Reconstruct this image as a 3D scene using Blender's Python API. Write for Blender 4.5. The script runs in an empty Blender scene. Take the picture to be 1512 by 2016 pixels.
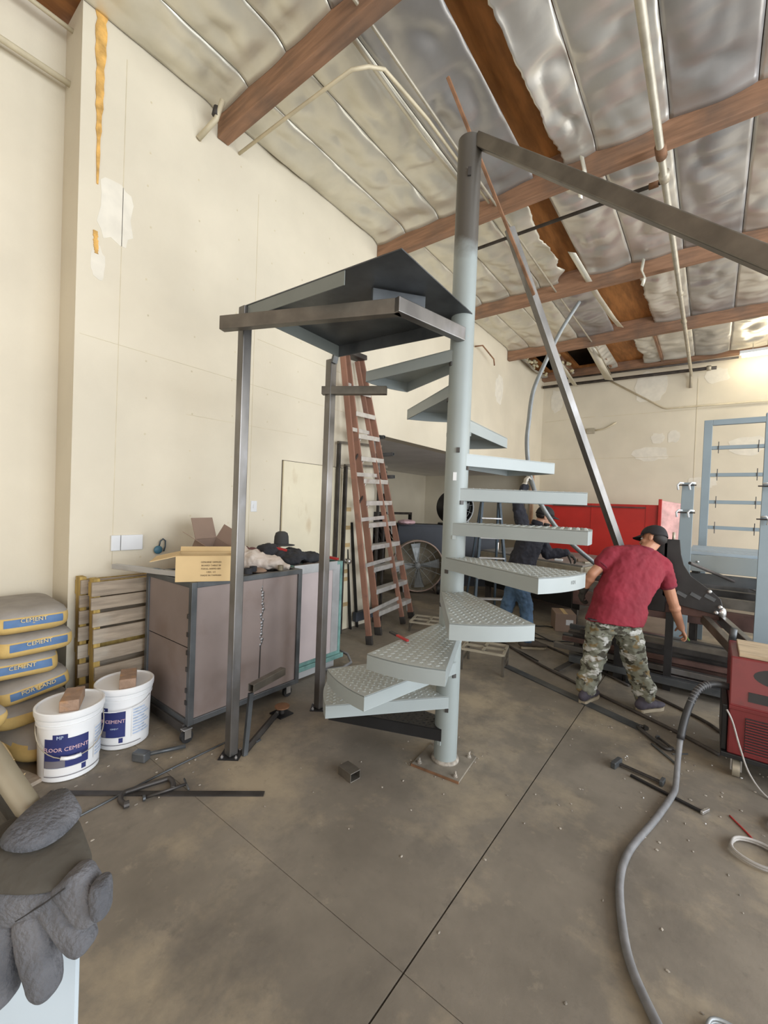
import bpy, math, random
from mathutils import Vector, Matrix, noise
R = math.radians; PI = math.pi
rnd = random.Random(7)
SC = bpy.context.scene; COL = SC.collection

# ------------------------------------------------------------------ camera, light, exposure
cam = bpy.data.cameras.new('camera'); cam.sensor_fit = 'VERTICAL'; cam.sensor_height = 36
cam.lens = 843 / 2016 * 36; cam.clip_start = 0.02
co = bpy.data.objects.new('camera', cam); COL.objects.link(co)
co.matrix_world = Matrix.Translation((0, 0, 1.6)) @ Matrix.Rotation(R(37.448), 4, 'Z') @ Matrix.Rotation(R(89.037), 4, 'X') @ Matrix.Rotation(R(2.198), 4, 'Z')
SC.camera = co
SC.view_settings.view_transform = 'Standard'; SC.view_settings.look = 'None'
SC.view_settings.gamma = 1; SC.view_settings.use_curve_mapping = False
SC.view_settings.exposure = 0.2
w = bpy.data.worlds.new('world'); SC.world = w; w.use_nodes = True
w.node_tree.nodes['Background'].inputs[0].default_value = (.80, .89, 1, 1)
w.node_tree.nodes['Background'].inputs[1].default_value = 1.0
def area(name, loc, rot, sx, sy, power, col):
    l = bpy.data.lights.new(name, 'AREA'); l.shape = 'RECTANGLE'; l.size = sx; l.size_y = sy; l.energy = power; l.color = col
    o = bpy.data.objects.new(name, l); COL.objects.link(o); o.location = loc; o.rotation_euler = rot
    return o
# daylight through the open roll-up door in the right-hand wall and through the doors behind the camera
area('door_daylight', (5.3, 2.0, 2.3), (0, R(90), 0), 4.2, 7.0, 560, (.90, .95, 1))
area('back_wall_fill', (5.3, 8.6, 2.3), (0, R(90), 0), 4.2, 3.4, 200, (1, .95, .86))  # added fill from an unseen second bay, brightens the back wall
area('rear_door_daylight', (1.2, -3.3, 2.2), (R(90), 0, 0), 6.0, 4.0, 110, (1, .97, .92))

# ------------------------------------------------------------------ materials
MATS = {}
def mat(name, col, rough=.6, metal=0, var=.12, scale=6, bump=0, col2=None, thr=(.35, .65), bscale=None, emit=None, spec=.5, stretch=None, detail=5):
    m = bpy.data.materials.new(name); m.use_nodes = True; nt = m.node_tree; N = nt.nodes; L = nt.links
    b = N['Principled BSDF']; b.inputs['Roughness'].default_value = rough; b.inputs['Metallic'].default_value = metal
    b.inputs['Specular IOR Level'].default_value = spec
    tc = N.new('ShaderNodeTexCoord'); src = tc.outputs['Object']
    if stretch:
        mp = N.new('ShaderNodeMapping'); mp.inputs['Scale'].default_value = stretch; L.new(src, mp.inputs[0]); src = mp.outputs[0]
    n = N.new('ShaderNodeTexNoise'); n.inputs['Scale'].default_value = scale; n.inputs['Detail'].default_value = detail; L.new(src, n.inputs['Vector'])
    r = N.new('ShaderNodeValToRGB'); L.new(n.outputs['Fac'], r.inputs[0])
    c2 = col2 or tuple(min(1, c * (1 + var)) for c in col); c1 = col if col2 else tuple(c * (1 - var) for c in col)
    r.color_ramp.elements[0].position = thr[0]; r.color_ramp.elements[1].position = thr[1]
    r.color_ramp.elements[0].color = (*c1, 1); r.color_ramp.elements[1].color = (*c2, 1)
    L.new(r.outputs[0], b.inputs['Base Color'])
    if bump:
        n2 = N.new('ShaderNodeTexNoise'); n2.inputs['Scale'].default_value = bscale or scale * 4; n2.inputs['Detail'].default_value = 4; L.new(src, n2.inputs['Vector'])
        bp = N.new('ShaderNodeBump'); bp.inputs['Strength'].default_value = bump; bp.inputs['Distance'].default_value = .02
        L.new(n2.outputs['Fac'], bp.inputs['Height']); L.new(bp.outputs[0], b.inputs['Normal'])
    if emit:
        b.inputs['Emission Color'].default_value = (*emit[0], 1); b.inputs['Emission Strength'].default_value = emit[1]
    MATS[name] = m; return m
def layer(m, col, scale, lo, hi, fac=1, stretch=None, detail=6, zcut=None):
    """mix another colour over a material's base colour where a noise (or height) passes a threshold"""
    nt = m.node_tree; N = nt.nodes; L = nt.links; b = N['Principled BSDF']
    old = b.inputs['Base Color'].links[0].from_socket
    tc = N.new('ShaderNodeTexCoord'); src = tc.outputs['Object']
    if stretch:
        mp = N.new('ShaderNodeMapping'); mp.inputs['Scale'].default_value = stretch; mp.inputs['Location'].default_value = (3.1, 1.7, 5.3); L.new(src, mp.inputs[0]); src = mp.outputs[0]
    n = N.new('ShaderNodeTexNoise'); n.inputs['Scale'].default_value = scale; n.inputs['Detail'].default_value = detail; L.new(src, n.inputs['Vector'])
    val = n.outputs['Fac']
    if zcut is not None:
        sx = N.new('ShaderNodeSeparateXYZ'); L.new(tc.outputs['Object'], sx.inputs[0])
        ad = N.new('ShaderNodeMath'); ad.operation = 'MULTIPLY_ADD'; ad.inputs[1].default_value = .35; L.new(n.outputs['Fac'], ad.inputs[0]); L.new(sx.outputs['Z'], ad.inputs[2])
        val = ad.outputs[0]; lo, hi = zcut
    mr = N.new('ShaderNodeMapRange'); mr.inputs['From Min'].default_value = lo; mr.inputs['From Max'].default_value = hi; mr.inputs['To Max'].default_value = fac; L.new(val, mr.inputs['Value'])
    mx = N.new('ShaderNodeMix'); mx.data_type = 'RGBA'; L.new(mr.outputs[0], mx.inputs['Factor']); L.new(old, mx.inputs['A']); mx.inputs['B'].default_value = (*col, 1)
    L.new(mx.outputs['Result'], b.inputs['Base Color'])
    return m
wall_m = mat('cream wall paint', (.67, .612, .49), .75, var=.05, scale=1.3, bump=.06, bscale=60)
layer(wall_m, (.60, .535, .41), 1.1, .55, .8, .45, stretch=(1, 1, .6))
mat('grey soffit paint', (.74, .72, .70), .8, var=.06, scale=2)
floor_m = mat('stained concrete', (.188, .164, .132), .6, var=.28, scale=1.4, bump=.08, bscale=45, thr=(.3, .7))
layer(floor_m, (.42, .345, .235), 1.1, .50, .64, .62, detail=10); layer(floor_m, (.095, .084, .072), 1.9, .54, .74, .75, detail=8, stretch=(1, .6, 1)); layer(floor_m, (.11, .095, .08), 5.5, .62, .72, .6, detail=8)
layer(floor_m, (.36, .31, .23), 9, .60, .78, .6, detail=12); layer(floor_m, (.10, .085, .07), 16, .60, .75, .5, detail=12)
for n_ in floor_m.node_tree.nodes:
    if n_.type == 'TEX_NOISE': n_.inputs['Roughness'].default_value = .66
mat('joint filler', (.085, .075, .063), .9)
plaster_m = mat('white plaster', (.72, .68, .585), .8, var=.05, scale=9)
mat('foam sealant', (.62, .36, .10), .7, var=.3, scale=12, bump=.5, bscale=40)
mat('foil facing', (.70, .68, .63), .36, .62, var=.08, scale=2.5, bump=.2, bscale=4)
mat('foil facing dull', (.47, .46, .45), .40, .6, var=.10, scale=2.5, bump=.22, bscale=5)
mat('vapour paper', (.70, .67, .57), .42, .45, var=.08, scale=3, bump=.2, bscale=5)
mat('insulation wool', (.60, .54, .36), .95, var=.2, scale=20, bump=.5)
mat('plywood deck', (.36, .150, .042), .7, var=.22, scale=3, stretch=(6, 1, 1), bump=.1)
mat('dark cavity', (.030, .018, .010), .95, var=.3, scale=4)
beam_m = mat('glulam timber', (.29, .16, .095), .7, var=.2, scale=3, stretch=(1, 9, 9), bump=.08)
layer(beam_m, (.13, .095, .075), 2.2, .5, .72, .75)
mat('galvanised pipe', (.42, .38, .30), .5, .4, var=.12, scale=8)
mat('cream pipe', (.60, .53, .38), .55, .1, var=.1, scale=8)
mat('dark pipe', (.07, .06, .055), .6, .3, var=.3, scale=8)
pole_m = mat('pole paint and bare steel', (.27, .305, .30), .42, var=.05, scale=3)
layer(pole_m, (.080, .072, .062), 6, 0, 1, 1, zcut=(3.30, 3.42))
layer(pole_m, (.30, .29, .27), 18, .68, .8, .5)
mat('grey stair paint', (.30, .335, .335), .36, var=.04, scale=3)
mat('diamond plate paint', (.34, .365, .35), .33, var=.04, scale=6)
under_m = mat('mill scale steel', (.10, .108, .115), .42, .55, var=.3, scale=4)
layer(under_m, (.22, .225, .23), 3, .55, .75, .5)
mat('black primer', (.012, .012, .013), .45, .1, var=.2)
tube_m = mat('raw steel tube', (.20, .19, .18), .36, .8, var=.25, scale=5, stretch=(1, 1, .4))
layer(tube_m, (.36, .36, .38), 4, .55, .7, .6, stretch=(1, 1, .5))
brown_tube = mat('brown mill tube', (.155, .14, .118), .42, .55, var=.25, scale=6)
dark_m = mat('dark stock steel', (.060, .055, .052), .5, .5, var=.4, scale=5)
rust_m = mat('rusted steel', (.23, .12, .065), .7, .3, var=.3, scale=9)
mat('maroon stock steel', (.10, .055, .045), .6, .3, var=.35, scale=5)
mat('black machine paint', (.018, .017, .018), .4, .1, var=.3, scale=6)
mat('bright metal', (.62, .62, .62), .28, .9, var=.1)
mat('chrome tube', (.45, .45, .48), .2, 1, var=.1)
panel_m = mat('bin sheet metal', (.265, .215, .20), .45, .25, var=.12, scale=2)
layer(panel_m, (.17, .115, .095), 3, .55, .75, .6)
panel2_m = mat('pale bin sheet', (.50, .43, .43), .5, .1, var=.06, scale=3)
mat('teal frame paint', (.16, .30, .28), .5, .2, var=.3, scale=8)
mat('bare galvanised sheet', (.62, .64, .66), .35, .6, var=.1)
mat('yellowed pine', (.42, .29, .085), .8, var=.25, scale=4, stretch=(8, 8, 1), bump=.2)
slat_m = mat('weathered slat', (.33, .27, .205), .8, var=.2, scale=4, stretch=(8, 1, 8), bump=.2)
layer(slat_m, (.45, .42, .36), 3, .5, .7, .6)
bag_m = mat('cement bag paper', (.56, .39, .14), .8, var=.12, scale=8, bump=.25, bscale=14)
mat('bag dust grey', (.32, .30, .275), .9, var=.1, scale=7, bump=.25, bscale=14)
mat('bag label blue', (.075, .155, .31), .6, var=.15, scale=9)
mat('bag lettering', (.62, .50, .26), .7)
mat('white bucket plastic', (.76, .77, .78), .38, var=.03, scale=5)
mat('bucket lid dusty', (.58, .54, .47), .6, var=.08, scale=8)
mat('navy label', (.022, .030, .135), .5, var=.1)
mat('label white', (.72, .72, .72), .5, var=.03)
mat('label pale blue', (.42, .50, .64), .5, var=.25, scale=40, stretch=(1, 1, 3))
mat('label pink', (.62, .42, .46), .5, var=.1)
mat('label grey', (.16, .15, .17), .5, var=.1)
brick_m = mat('fired brick', (.30, .20, .14), .85, var=.15, scale=18, bump=.3)
layer(brick_m, (.50, .25, .08), 14, .55, .7, .5)
mat('carton tan', (.60, .44, .23), .8, var=.05, scale=5)
mat('carton brown', (.27, .19, .145), .85, var=.06, scale=5)
mat('carton red print', (.55, .08, .08), .7)
mat('ink brown', (.12, .085, .05), .8)
mat('beige cloth', (.58, .51, .45), .9, var=.12, scale=10, bump=.3)
mat('charcoal cloth', (.028, .029, .034), .9, var=.25, scale=10, bump=.3)
mat('maroon cloth', (.12, .05, .045), .9, var=.2, scale=10, bump=.3)
mat('red plastic', (.42, .025, .025), .4, var=.1)
mat('felt grey', (.055, .055, .055), .9, var=.1)
mat('blue plastic', (.06, .17, .25), .4, var=.1)
lad_m = mat('orange fibreglass', (.25, .125, .085), .55, var=.18, scale=5, stretch=(1, 1, .3))
layer(lad_m, (.12, .075, .065), 6, .56, .75, .6)
step_m = mat('aluminium step', (.55, .54, .53), .4, .55, var=.15, scale=8)
layer(step_m, (.30, .17, .12), 7, .6, .75, .5)
mat('bluegrey ladder', (.055, .080, .105), .5, .1, var=.2)
mat('black plastic', (.016, .016, .017), .5, var=.2)
mat('fan grey', (.30, .32, .33), .45, .4, var=.1)
mat('fan rim', (.36, .27, .23), .5, .3, var=.2)
mat('slate board', (.045, .052, .068), .6, var=.12, scale=3)
table_m = mat('steel table', (.25, .25, .25), .45, .5, var=.2, scale=3)
mat('red panel paint', (.46, .022, .016), .42, var=.12, scale=2)
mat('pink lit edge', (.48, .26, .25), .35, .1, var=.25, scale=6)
mat('bluegrey frame paint', (.245, .30, .33), .45, var=.05, scale=3)
mat('cool grey grating', (.36, .43, .49), .42, .1, var=.05)
weld_m = mat('welder red', (.155, .018, .019), .42, var=.15, scale=5)
layer(weld_m, (.08, .022, .022), 9, .6, .75, .5)
mat('vent black', (.016, .014, .014), .6, var=.3)
mat('board timber', (.46, .36, .24), .8, var=.2, scale=5, stretch=(1, 8, 8))
mat('hose grey', (.16, .16, .165), .55, var=.15, scale=20)
mat('hose black', (.03, .03, .032), .5, var=.2, scale=30)
mat('wire grey', (.36, .34, .32), .6, var=.2)
mat('glove suede', (.060, .062, .070), .92, var=.22, scale=14, bump=.4, bscale=160, col2=(.115, .115, .124))
mat('glove cuff', (.050, .044, .034), .9, var=.3, scale=6, bump=.3)  # cuff leather brown, with the shade over it put into the colour
mat('glove seam', (.022, .020, .020), .9)
mat('cart white enamel', (.43, .50, .56), .4, var=.05, scale=4)
mat('tan pipe', (.20, .17, .115), .5, .2, var=.25, scale=6)
skin_m = mat('skin', (.46, .225, .135), .55, var=.08, scale=9)
mat('skin light', (.55, .31, .21), .55, var=.08, scale=9)
mat('hair', (.018, .014, .012), .7)
shirt_m = mat('maroon shirt', (.20, .011, .024), .85, var=.14, scale=5, bump=.25, bscale=11)
mat('shirt trim', (.15, .012, .025), .85)
mat('black cap', (.016, .014, .016), .8, var=.2)
camo = mat('camouflage cloth', (.20, .205, .16), .9, var=.1, scale=9, bump=.35, bscale=18, stretch=(1, 1, 1.6))
layer(camo, (.055, .050, .036), 11, .54, .57, 1, stretch=(1, 1, 1.7)); layer(camo, (.21, .155, .075), 10, .57, .60, 1, stretch=(1.2, 1, 1.5))
layer(camo, (.50, .50, .47), 9, .56, .60, 1, stretch=(1, 1.3, 2.2), detail=3)
mat('navy jacket', (.018, .019, .028), .85, var=.25, scale=6, bump=.35, bscale=10)
mat('blue denim', (.060, .110, .185), .9, var=.3, scale=7, bump=.3, bscale=14)
mat('grey shoe', (.060, .052, .070), .8, var=.2)
mat('shoe sole', (.34, .29, .21), .7, var=.15)
mat('boot brown', (.075, .060, .048), .8, var=.2)
mat('work glove white', (.55, .52, .46), .85, var=.2, scale=20)
mat('dark work glove', (.035, .032, .028), .85, var=.3, scale=20)
mat('tube light', (1, .95, .8), .4, emit=((1, .88, .64), 30))
mat('white plastic', (.72, .74, .76), .45, var=.03)
mat('grit', (.30, .27, .23), .9, var=.4, scale=30)
mat('wood scrap', (.55, .40, .20), .8, var=.25, scale=8)

# ------------------------------------------------------------------ mesh helpers
LOCAL = set()
def thing(name, label, cat, loc=(0, 0, 0), rz=0, group=None, local=False):
    o = bpy.data.objects.new(name, None); COL.objects.link(o); o.location = loc; o.rotation_euler = (0, 0, rz)
    o.empty_display_size = .1; o['label'] = label; o['category'] = cat
    if group: o['group'] = group
    if local or rz: LOCAL.add(o.name)
    return o
def tag(o, label, cat, group=None):
    o['label'] = label; o['category'] = cat
    if group: o['group'] = group
    return o
def V(*a): return Vector(a[0] if len(a) == 1 else a)
def frame(d, up=None):
    d = V(d).normalized(); up = V(up or (0, 0, 1))
    if abs(d.dot(up.normalized())) > .98: up = V(1, 0, 0) if abs(d.x) < .9 else V(0, 1, 0)
    s = d.cross(up).normalized(); u = s.cross(d).normalized(); return d, s, u
class MB:
    def __init__(self): self.v = []; self.f = []
    def add(self, vs, fs):
        n = len(self.v); self.v += [tuple(x) for x in vs]; self.f += [tuple(i + n for i in f) for f in fs]; return self
    def hexa(self, p):   # 0-3 bottom ccw, 4-7 top ccw
        return self.add(p, [(3, 2, 1, 0), (4, 5, 6, 7), (0, 1, 5, 4), (1, 2, 6, 5), (2, 3, 7, 6), (3, 0, 4, 7)])
    def box(self, c, s, rz=0, M=None):
        c = V(c); h = V(s) / 2; m = Matrix.Rotation(rz, 3, 'Z') if M is None else M
        return self.hexa([c + m @ V(x * h.x, y * h.y, z * h.z) for z in (-1, 1) for x, y in ((-1, -1), (1, -1), (1, 1), (-1, 1))])
    def bx(self, x0, x1, y0, y1, z0, z1):
        return self.box(((x0 + x1) / 2, (y0 + y1) / 2, (z0 + z1) / 2), (x1 - x0, y1 - y0, z1 - z0))
    def bar(self, p, q, w, h=None, up=None):
        h = h or w; p, q = V(p), V(q); d, s, u = frame(q - p, up)
        return self.hexa([e + s * a * w / 2 + u * b * h / 2 for e in (p, q) for a, b in ((-1, -1), (1, -1), (1, 1), (-1, 1))])
    def rtube(self, p, q, w, h, t, up=None):   # hollow rectangular tube
        p, q = V(p), V(q); d, s, u = frame(q - p, up); vs = []
        for e in (p, q):
            for k in (0, t):
                vs += [e + s * a * (w / 2 - k) + u * b * (h / 2 - k) for a, b in ((-1, -1), (1, -1), (1, 1), (-1, 1))]
        fs = []
        for i in range(4):
            j = (i + 1) % 4
            fs += [(i, j, 8 + j, 8 + i), (4 + j, 4 + i, 12 + i, 12 + j), (j, i, 4 + i, 4 + j), (8 + i, 8 + j, 12 + j, 12 + i)]
        return self.add(vs, fs)
    def angle(self, p, q, w, t, up=None):      # L section
        p, q = V(p), V(q); d, s, u = frame(q - p, up)
        self.bar(p + u * t / 2, q + u * t / 2, w, t, u); return self.bar(p + s * (w / 2 - t / 2) + u * w / 2, q + s * (w / 2 - t / 2) + u * w / 2, t, w, u)
    def tube(self, pts, r, n=10, closed=False, taper=None, sq=1, up=None):
        pts = [V(p) for p in pts]; m = len(pts); vs = []; fs = []; pu = V(up) if up else None
        for i, p in enumerate(pts):
            if closed: d = pts[(i + 1) % m] - pts[i - 1]
            else: d = pts[min(i + 1, m - 1)] - pts[max(i - 1, 0)]
            if pu is None: _, s, u = frame(d)
            else:
                d.normalize(); s = d.cross(pu)
                if s.length < 1e-4: _, s, u = frame(d)
                else: s.normalize(); u = s.cross(d)
            pu = u; rr = taper[i] if taper else r
            vs += [p + s * rr * math.cos(2 * PI * k / n) + u * rr * sq * math.sin(2 * PI * k / n) for k in range(n)]
        for i in range(m if closed else m - 1):
            a = i * n; b = ((i + 1) % m) * n
            fs += [(a + k, a + (k + 1) % n, b + (k + 1) % n, b + k) for k in range(n)]
        if not closed: fs += [tuple(reversed(range(n))), tuple(range((m - 1) * n, m * n))]
        return self.add(vs, fs)
    def lathe(self, prof, c=(0, 0, 0), n=24, M=None):
        vs = []; fs = []; m = len(prof); c = V(c)
        for r, z in prof:
            for k in range(n):
                a = 2 * PI * k / n; p = V(r * math.cos(a), r * math.sin(a), z); vs.append(c + (M @ p if M else p))
        for i in range(m - 1):
            fs += [(i * n + k, i * n + (k + 1) % n, (i + 1) * n + (k + 1) % n, (i + 1) * n + k) for k in range(n)]
        fs += [tuple(reversed(range(n))), tuple(range((m - 1) * n, m * n))]
        return self.add(vs, fs)
    def prism(self, poly, ext):    # poly: 3-D points in order, ext: extrusion vector
        n = len(poly); e = V(ext); p = [V(x) for x in poly]
        return self.add(p + [x + e for x in p], [tuple(reversed(range(n))), tuple(range(n, 2 * n))] + [(i, (i + 1) % n, n + (i + 1) % n, n + i) for i in range(n)])
    def ell(self, c, r, n=14, m=9, M=None):
        vs = []; fs = []; c = V(c)
        for i in range(1, m):
            t = PI * i / m
            for k in range(n):
                a = 2 * PI * k / n; p = V(r[0] * math.sin(t) * math.cos(a), r[1] * math.sin(t) * math.sin(a), -r[2] * math.cos(t)); vs.append(c + (M @ p if M else p))
        b = V(0, 0, -r[2]); tt = V(0, 0, r[2]); vs += [c + (M @ b if M else b), c + (M @ tt if M else tt)]
        for i in range(m - 2):
            fs += [(i * n + k, i * n + (k + 1) % n, (i + 1) * n + (k + 1) % n, (i + 1) * n + k) for k in range(n)]
        L = len(vs)
        fs += [(L - 2, (k + 1) % n, k) for k in range(n)] + [(L - 1, (m - 2) * n + k, (m - 2) * n + (k + 1) % n) for k in range(n)]
        return self.add(vs, fs)
    def caps(self, p, q, r1, r2, n=12):        # tapered capsule
        p, q = V(p), V(q); d = (q - p); L = d.length; d.normalize(); pts = []; rs = []
        for i in range(4): a = PI / 2 * (1 - i / 4) * .96; pts.append(p - d * r1 * math.sin(a)); rs.append(r1 * math.cos(a))
        for i in range(5): pts.append(p + d * L * i / 4); rs.append(r1 + (r2 - r1) * i / 4)
        for i in range(1, 5): a = PI / 2 * i / 4 * .96; pts.append(q + d * r2 * math.sin(a)); rs.append(r2 * math.cos(a))
        return self.tube(pts, 0, n, taper=rs)
    def loft(self, secs, n=20):                # secs: (centre, side vector, forward vector)
        vs = []; fs = []; m = len(secs)
        for c, s, f in secs:
            c, s, f = V(c), V(s), V(f)
            for k in range(n):
                a = 2 * PI * k / n; ca, sa = math.cos(a), math.sin(a)
                vs.append(c + s * math.copysign(abs(ca) ** .85, ca) + f * math.copysign(abs(sa) ** .85, sa))
        for i in range(m - 1): fs += [(i * n + k, i * n + (k + 1) % n, (i + 1) * n + (k + 1) % n, (i + 1) * n + k) for k in range(n)]
        fs += [tuple(reversed(range(n))), tuple(range((m - 1) * n, m * n))]
        return self.add(vs, fs)
    def build(self, name, m, parent=None, smooth=False, bevel=0, remesh=0, wrinkle=None, angle=False):
        off = V(0, 0, 0)
        if parent is not None:
            r = parent
            while r.parent: r = r.parent
            if r.name not in LOCAL: off = r.location.copy()
        me = bpy.data.meshes.new(name); me.from_pydata([tuple(V(p) - off) for p in self.v], [], self.f); me.update()
        o = bpy.data.objects.new(name, me); COL.objects.link(o)
        me.materials.append(MATS[m] if isinstance(m, str) else m)
        if parent is not None: o.parent = parent
        if smooth or remesh: me.polygons.foreach_set('use_smooth', [True] * len(me.polygons))
        if remesh:
            md = o.modifiers.new('remesh', 'REMESH'); md.mode = 'VOXEL'; md.voxel_size = remesh; md.use_smooth_shade = True
            sm = o.modifiers.new('smooth', 'SMOOTH'); sm.factor = .5; sm.iterations = 5
            if wrinkle:
                tx = bpy.data.textures.new(name + '_clouds', 'CLOUDS'); tx.noise_scale = wrinkle[1]
                dm = o.modifiers.new('wrinkle', 'DISPLACE'); dm.texture = tx; dm.strength = wrinkle[0]; dm.mid_level = .5
        if bevel:
            md = o.modifiers.new('bevel', 'BEVEL'); md.width = bevel; md.segments = 2; md.limit_method = 'ANGLE'; md.angle_limit = R(40)
        if angle:
            me.polygons.foreach_set('use_smooth', [True] * len(me.polygons))
            try: me.set_sharp_from_angle(angle=R(40))
            except Exception: pass
        return o
def struct(o): o['kind'] = 'structure'; return o
def stuff(o): o['kind'] = 'stuff'; return o
def copy_tree(o, parent=None):
    c = o.copy(); COL.objects.link(c)
    if parent is not None: c.parent = parent
    if o.name in LOCAL: LOCAL.add(c.name)
    for ch in list(o.children): copy_tree(ch, c)
    return c
def text_verts(body, size, ext=.001, align='CENTER', spacing=1.0):
    """flat lettering as mesh data in the XZ plane (x right, z up, y = depth)"""
    cu = bpy.data.curves.new('lettering', 'FONT'); cu.body = body; cu.size = size; cu.extrude = ext; cu.align_x = align; cu.align_y = 'CENTER'; cu.space_line = spacing; cu.resolution_u = 2
    o = bpy.data.objects.new('lettering', cu); COL.objects.link(o)
    dg = bpy.context.evaluated_depsgraph_get(); ev = o.evaluated_get(dg); me = ev.to_mesh()
    vs = [(v.co.x, v.co.z, v.co.y) for v in me.vertices]; fs = [tuple(reversed(p.vertices)) for p in me.polygons]
    ev.to_mesh_clear(); bpy.data.objects.remove(o); bpy.data.curves.remove(cu)
    return vs, fs
def text_flat(body, size, c, right, up, m, parent, ext=.001, align='CENTER', name='lettering'):
    vs, fs = text_verts(body, size, ext, align); c, r, u = V(c), V(right).normalized(), V(up).normalized(); n = r.cross(u)
    mb = MB(); mb.add([c + r * x + u * z - n * y * -1 for x, y, z in vs], fs); return mb.build(name, m, parent)

# ================================================================== THE SETTING
# floor: a base and saw-cut slabs with recessed joints
fl = MB(); fl.bx(-7.4, 5.6, -3.6, 11.7, -.2, -.02); floor = struct(fl.build('floor', 'joint filler'))
xs = [-7.4, -5.2, -2.98, -.775, 1.4, 3.5, 5.6]; ys = [-3.6, -1.2, 1.22, 3.9, 6.4, 9.0, 11.7]
for i in range(len(xs) - 1):
    for j in range(len(ys) - 1):
        m = MB(); g = lambda v: .0035 if v == -.775 else .0012; m.bx(xs[i] + g(xs[i]), xs[i + 1] - g(xs[i + 1]), ys[j] + .0012, ys[j + 1] - .0012, -.1, 0); m.build('slab', 'stained concrete', floor)
WL = -3.66; ZR = 5.10
m = MB(); m.bx(-4.05, WL, 1.07, 4.55, -.02, ZR); m.bx(-3.86, WL, 4.55, 11.5, 2.555, ZR); m.bx(-3.86, WL, 11.05, 11.5, -.02, 2.555)
wall_left = struct(m.build('wall_left', 'cream wall paint'))
m = MB(); m.bx(-4.2, -4.0, -3.6, 1.07, -.02, ZR); struct(m.build('wall_recess', 'cream wall paint'))
m = MB(); m.bx(-7.4, -7.2, 4.4, 11.5, -.02, 2.6); m.bx(-7.2, -4.05, 4.4, 4.55, -.02, 2.6); struct(m.build('wall_alcove', 'cream wall paint'))
m = MB(); m.bx(-7.3, -3.86, 4.45, 11.5, 2.555, 2.66); struct(m.build('ceiling_alcove', 'grey soffit paint'))
m = MB(); m.bx(-7.4, 5.6, 11.5, 11.7, -.02, ZR + .3); wall_back = struct(m.build('wall_back', 'cream wall paint'))
m = MB(); m.bx(-4.2, 5.6, -3.7, -3.6, -.02, ZR); struct(m.build('wall_front', 'cream wall paint'))
m = MB(); m.bx(5.5, 5.7, -3.6, -1.6, -.02, ZR); m.bx(5.5, 5.7, 5.6, 6.8, -.02, ZR); m.bx(5.5, 5.7, 10.4, 11.5, -.02, ZR); m.bx(5.5, 5.7, 6.8, 10.4, 4.4, ZR); m.bx(5.5, 5.7, -1.6, 5.6, 4.4, ZR); struct(m.build('wall_right', 'cream wall paint'))  # the far bay opening is added along with the back wall fill

# patches, sealant and cracks on the walls
def patch(parent, plane, a, b, ra, rb, seed, mt='white plaster', n=18):
    q = random.Random(seed); pts = []
    for k in range(n):
        t = 2 * PI * k / n; f = 1 + q.uniform(-.18, .12); u, v = a + ra * f * math.copysign(abs(math.cos(t)) ** .7, math.cos(t)), b + rb * f * math.copysign(abs(math.sin(t)) ** .7, math.sin(t))
        pts.append((WL, u, v) if plane == 'x' else (u, 11.5, v))
    mb = MB(); mb.prism(pts, (.002, 0, 0) if plane == 'x' else (0, -.004, 0)); mb.build('plaster_patch', mt, parent)
for y, z, ry, rz, s in ((1.31, 3.72, .12, .24, 1), (1.2, 3.3, .045, .12, 2), (6.4, 3.25, .35, .22, 4), (8.6, 4.1, .2, .3, 5)): patch(wall_left, 'x', y, z, ry, rz, s)
for x, z, rx, rz, s in ((-1.24, 4.55, .31, .36, 6), (-.05, 4.62, .22, .16, 7), (-3.3, 4.45, .16, .3, 8), (-1.05, 3.35, .14, .12, 9), (-.75, 3.37, .12, .13, 10), (-1.2, 3.0, .35, .16, 11), (-.2, 2.35, .25, .12, 12), (.5, 3.1, .3, .2, 13)): patch(wall_back, 'y', x, z, rx, rz, s)
q = random.Random(3)
def strip(pairs, mt):
    mb = MB(); zs = pairs; n = 22
    L = []; Rr = []
    z0, z1, y0, y1, w0, w1 = zs
    for k in range(n + 1):
        t = k / n; z = z0 + (z1 - z0) * t; y = y0 + (y1 - y0) * t; w_ = (w0 + (w1 - w0) * t) * q.uniform(.7, 1.25)
        L.append((WL, y - w_, z)); Rr.append((WL, y + w_, z))
    mb.prism(L + Rr[::-1], (.008, 0, 0)); mb.build('sealant', mt, wall_left)
strip((3.86, 5.08, 1.185, 1.185, .006, .038), 'foam sealant'); strip((3.36, 3.52, 1.19, 1.18, .012, .015), 'foam sealant')
mb = MB()
for y0, z0, y1, z1 in ((1.9, 2.32, 3.3, 2.34), (1.1, 2.75, 4.3, 2.72), (2.6, 3.2, 4.2, 3.18), (1.35, 1.06, 1.36, 4.9), (2.57, .2, 2.56, 4.6)): mb.bar((WL + .0005, y0, z0), (WL + .0005, y1, z1), .004, .003)
mb.build('wall_joint', MATS['cream pipe'], wall_left)
mb = MB()
for x0, z0, x1, z1 in ((-3.6, 2.95, -.6, 2.92), (-2.2, 3.95, 1.5, 3.93), (-.35, .9, -.36, 4.6), (-3.6, 3.93, -2.4, 3.97)): mb.bar((x0, 11.4995, z0), (x1, 11.4995, z1), .008, .008)
mb.build('wall_joint', MATS['cream pipe'], wall_back)
mb = MB()
for y in (1.55, 1.95, 2.35, 2.75, 3.15, 3.55, 3.95, 4.35):
    for k in range(14): mb.box((WL, y + q.uniform(-.02, .02), .4 + k * .33 + q.uniform(-.05, .05)), (.003, .012, .014))
stuff(mb.build('nail_heads', 'cream pipe', wall_left))

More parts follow.
